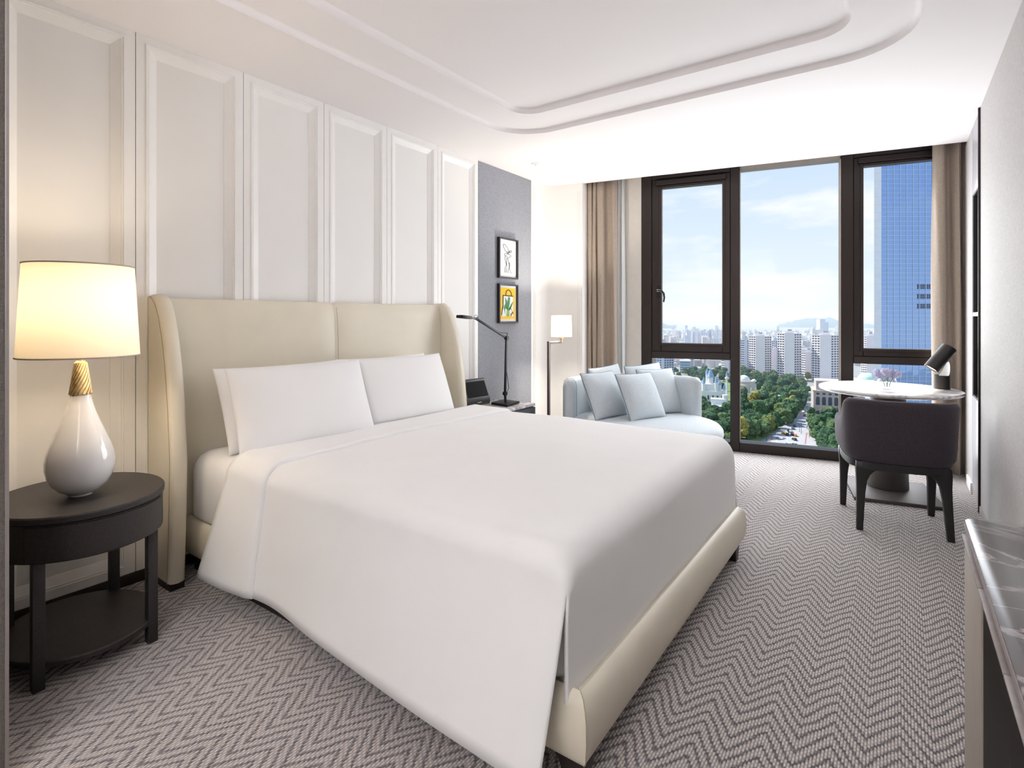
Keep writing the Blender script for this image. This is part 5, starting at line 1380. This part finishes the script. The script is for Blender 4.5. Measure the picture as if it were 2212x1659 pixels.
pme = MB().add([(0.06, 0, 0.05), (PWd-0.06, 0, 0.05), (PWd-0.06, 0, PHt-0.05), (0.06, 0, PHt-0.05), (0.06, 0.1, 0.05), (PWd-0.06, 0.1, 0.05), (PWd-0.06, 0.1, PHt-0.05), (0.06, 0.1, PHt-0.05)], [(0,1,2,3),(7,6,5,4),(0,4,5,1),(1,5,6,2),(2,6,7,3),(3,7,4,0)]).mesh('pane', smooth=0)
pme.materials.append(M_mirror)
rest = MB(); rr = random.Random(9); cnt = 0
r_lo = int((EYE-GZ-26)/PHt)          # rows the window shows, from the table top upward
for rI in range(nrow):
    for cI in range(ncol):
        tx_ = rr.gauss(0, 0.0022); tz_ = rr.gauss(0, 0.0022)
        if r_lo <= rI < r_lo+37 and cI < 8 and cnt < 300:
            o = bpy.data.objects.new('pane', pme); COL.objects.link(o); o.parent = sk
            o.location = (cI*PWd, 0, rI*PHt); o.rotation_euler = (tx_, 0, tz_); cnt += 1
        else:
            x0, z0 = cI*PWd, rI*PHt
            w, h = PWd-0.06, PHt-0.05
            rest.add([(x0+0.06, 0, z0+0.05), (x0+w, w*tz_, z0+0.05), (x0+w, w*tz_-h*tx_, z0+h), (x0+0.06, -h*tx_, z0+h)], [(0, 1, 2, 3)])
grid = MB()
for cI in range(ncol+1): grid.box(cI*PWd-0.07, cI*PWd+0.07, -0.16, 0.3, 0, STOP)
for rI in range(nrow): grid.box(0, TWd, -0.10, 0.3, rI*PHt-0.05, rI*PHt+0.05)
grid.build('mullion_grid', M_mull, sk, smooth=0, recalc=False, kind='stuff')
rest.build('more_panes', M_mirror, sk, smooth=0, recalc=False, kind='stuff')
lv = MB()
for k in range(3):
    for q in range(9): lv.box(13.8+q*0.75, 14.2+q*0.75, -0.12, -0.02, EYE-GZ+11.0-k*3.7, EYE-GZ+12.8-k*3.7)
lv.build('louvres', M_bwin, sk, smooth=0, kind='stuff')

# cars on the crossing
M_glassdark = mat('car_glass', srgb(30, 34, 40), 0.15, noise_amt=0.02)
M_tyre = mat('tyre', srgb(24, 24, 24), 0.8, noise_amt=0.05)
bm_ = MB()
side = [(-2.2, 0.35), (2.2, 0.35), (2.25, 0.75), (1.35, 0.92), (0.75, 1.42), (-1.1, 1.45), (-1.75, 0.98), (-2.25, 0.9)]
bm_.loft([[(x, -0.85, z) for x, z in side], [(x, 0.85, z) for x, z in side]])
car_body = bm_.mesh('body', bevel=0.08, seg=1, smooth=30)
car_glass = MB().box(-1.35, 1.0, -0.87, 0.87, 0.98, 1.32).mesh('windows', smooth=0); car_glass.materials.append(M_glassdark)
wheel = MB().cyl((0, -0.9, 0.33), (0, -0.65, 0.33), 0.33, n=10).mesh('wheel'); wheel.materials.append(M_tyre)
paints = {}
for nme, c in (('black', (36, 36, 40)), ('white', (232, 232, 232)), ('silver', (176, 178, 184)), ('grey', (96, 98, 104)), ('yellow', (214, 170, 60)), ('orange', (206, 120, 60))):
    paints[nme] = mat('car_paint_'+nme, srgb(*c), 0.3, noise_amt=0.02)
for k, (x, y, colr, a) in enumerate(((1716, 923, 'black', 0), (1713, 928, 'grey', 0), (1704, 933, 'black', 0), (1708, 934.5, 'silver', 0), (1699, 938, 'white', 0.1), (1694, 938.5, 'yellow', 0.9), (1701, 941, 'black', 0), (1711, 941.5, 'black', 0), (1718, 943, 'orange', 0.2), (1684, 949, 'white', 0.9), (1716, 952, 'black', 0.5), (1703, 963, 'silver', 0.9), (1716, 964, 'grey', 0.9), (1735, 892, 'white', 0), (1746, 880, 'silver', 0), (1738, 899, 'grey', 0))):
    P = G(x, y); base_ang = math.atan2((G(1745, 880)-G(1700, 960)).y, (G(1745, 880)-G(1700, 960)).x)
    t = thing('car', '%s car on the pale road far below, %s' % (colr, ['farthest of the queue at the lights', 'second in the queue at the lights', 'third row of the queue, nearer the trees', 'third row of the queue, nearer the kerb', 'fourth row of the queue', 'turning beside the queue', 'last but one row, nearer the trees', 'last but one row, nearer the kerb', 'by the kerb end of the queue', 'crossing alone beside the park trees', 'crossing alone under the queue', 'crossing at the very front, first', 'crossing at the very front, second', 'driving between the avenue trees', 'farthest up the avenue', 'nearest on the avenue'][k]), 'car', (P.x, P.y, GZ+0.36), base_ang+a, 'cars on the road below')
    o = bpy.data.objects.new('body', car_body); COL.objects.link(o); o.parent = t
    if not car_body.materials: car_body.materials.append(paints['black'])
    o.material_slots[0].link = 'OBJECT'; o.material_slots[0].material = paints[colr]
    o = bpy.data.objects.new('windows', car_glass); COL.objects.link(o); o.parent = t
    for wx_ in (-1.4, 1.4):
        for wy_ in (0, 1.55):
            o = bpy.data.objects.new('wheel', wheel); COL.objects.link(o); o.parent = t; o.location = (wx_, wy_, 0)
# street lamps
for k, (x, y, hpx) in enumerate(((1731, 938, 24), (1727, 934, 18), (1748, 946, 22), (1656, 958, 22), (1684, 918, 16))):
    P = G(x, y); H = hpx*depth(P)/F
    t = thing('street_lamp', ['grey street lamp on the kerb nearest the queue of cars', 'short grey street lamp behind the kerb lamp', 'grey street lamp below the stone building', 'grey street lamp by the park corner of the crossing', 'grey street lamp at the start of the avenue'][k], 'street lamp', (P.x, P.y, GZ+0.3), random.random()*6, 'street lamps')
    MB().cyl((0, 0, 0), (0, 0, H), 0.14, 0.09, 6).build('post', M_black, t); MB().tube([(0, 0, H), (0.8, 0, H+0.3), (2.0, 0, H+0.3)], 0.07, 5).build('arm', M_black, t); MB().box(1.8, 2.6, -0.15, 0.15, H+0.2, H+0.36).build('lantern', M_black, t)

# ------------------------------------------------------------------ haze over the far city
hz_ = bpy.data.materials.new('summer_haze'); hz_.use_nodes = True
hn = hz_.node_tree.nodes; hn.clear()
ho = hn.new('ShaderNodeOutputMaterial'); hv = hn.new('ShaderNodeVolumeScatter'); hv.inputs['Color'].default_value = (0.72, 0.84, 1.0, 1); hv.inputs['Density'].default_value = 0.00021; hv.inputs['Anisotropy'].default_value = 0.1
hz_.node_tree.links.new(hv.outputs[0], ho.inputs['Volume'])
hb_ = MB().box(-6000, 6000, 420, 6900, GZ-2, GZ+112).build('haze', hz_, smooth=0)
tag(hb_, 'pale summer haze lying over the far city', 'haze', None, 'stuff')
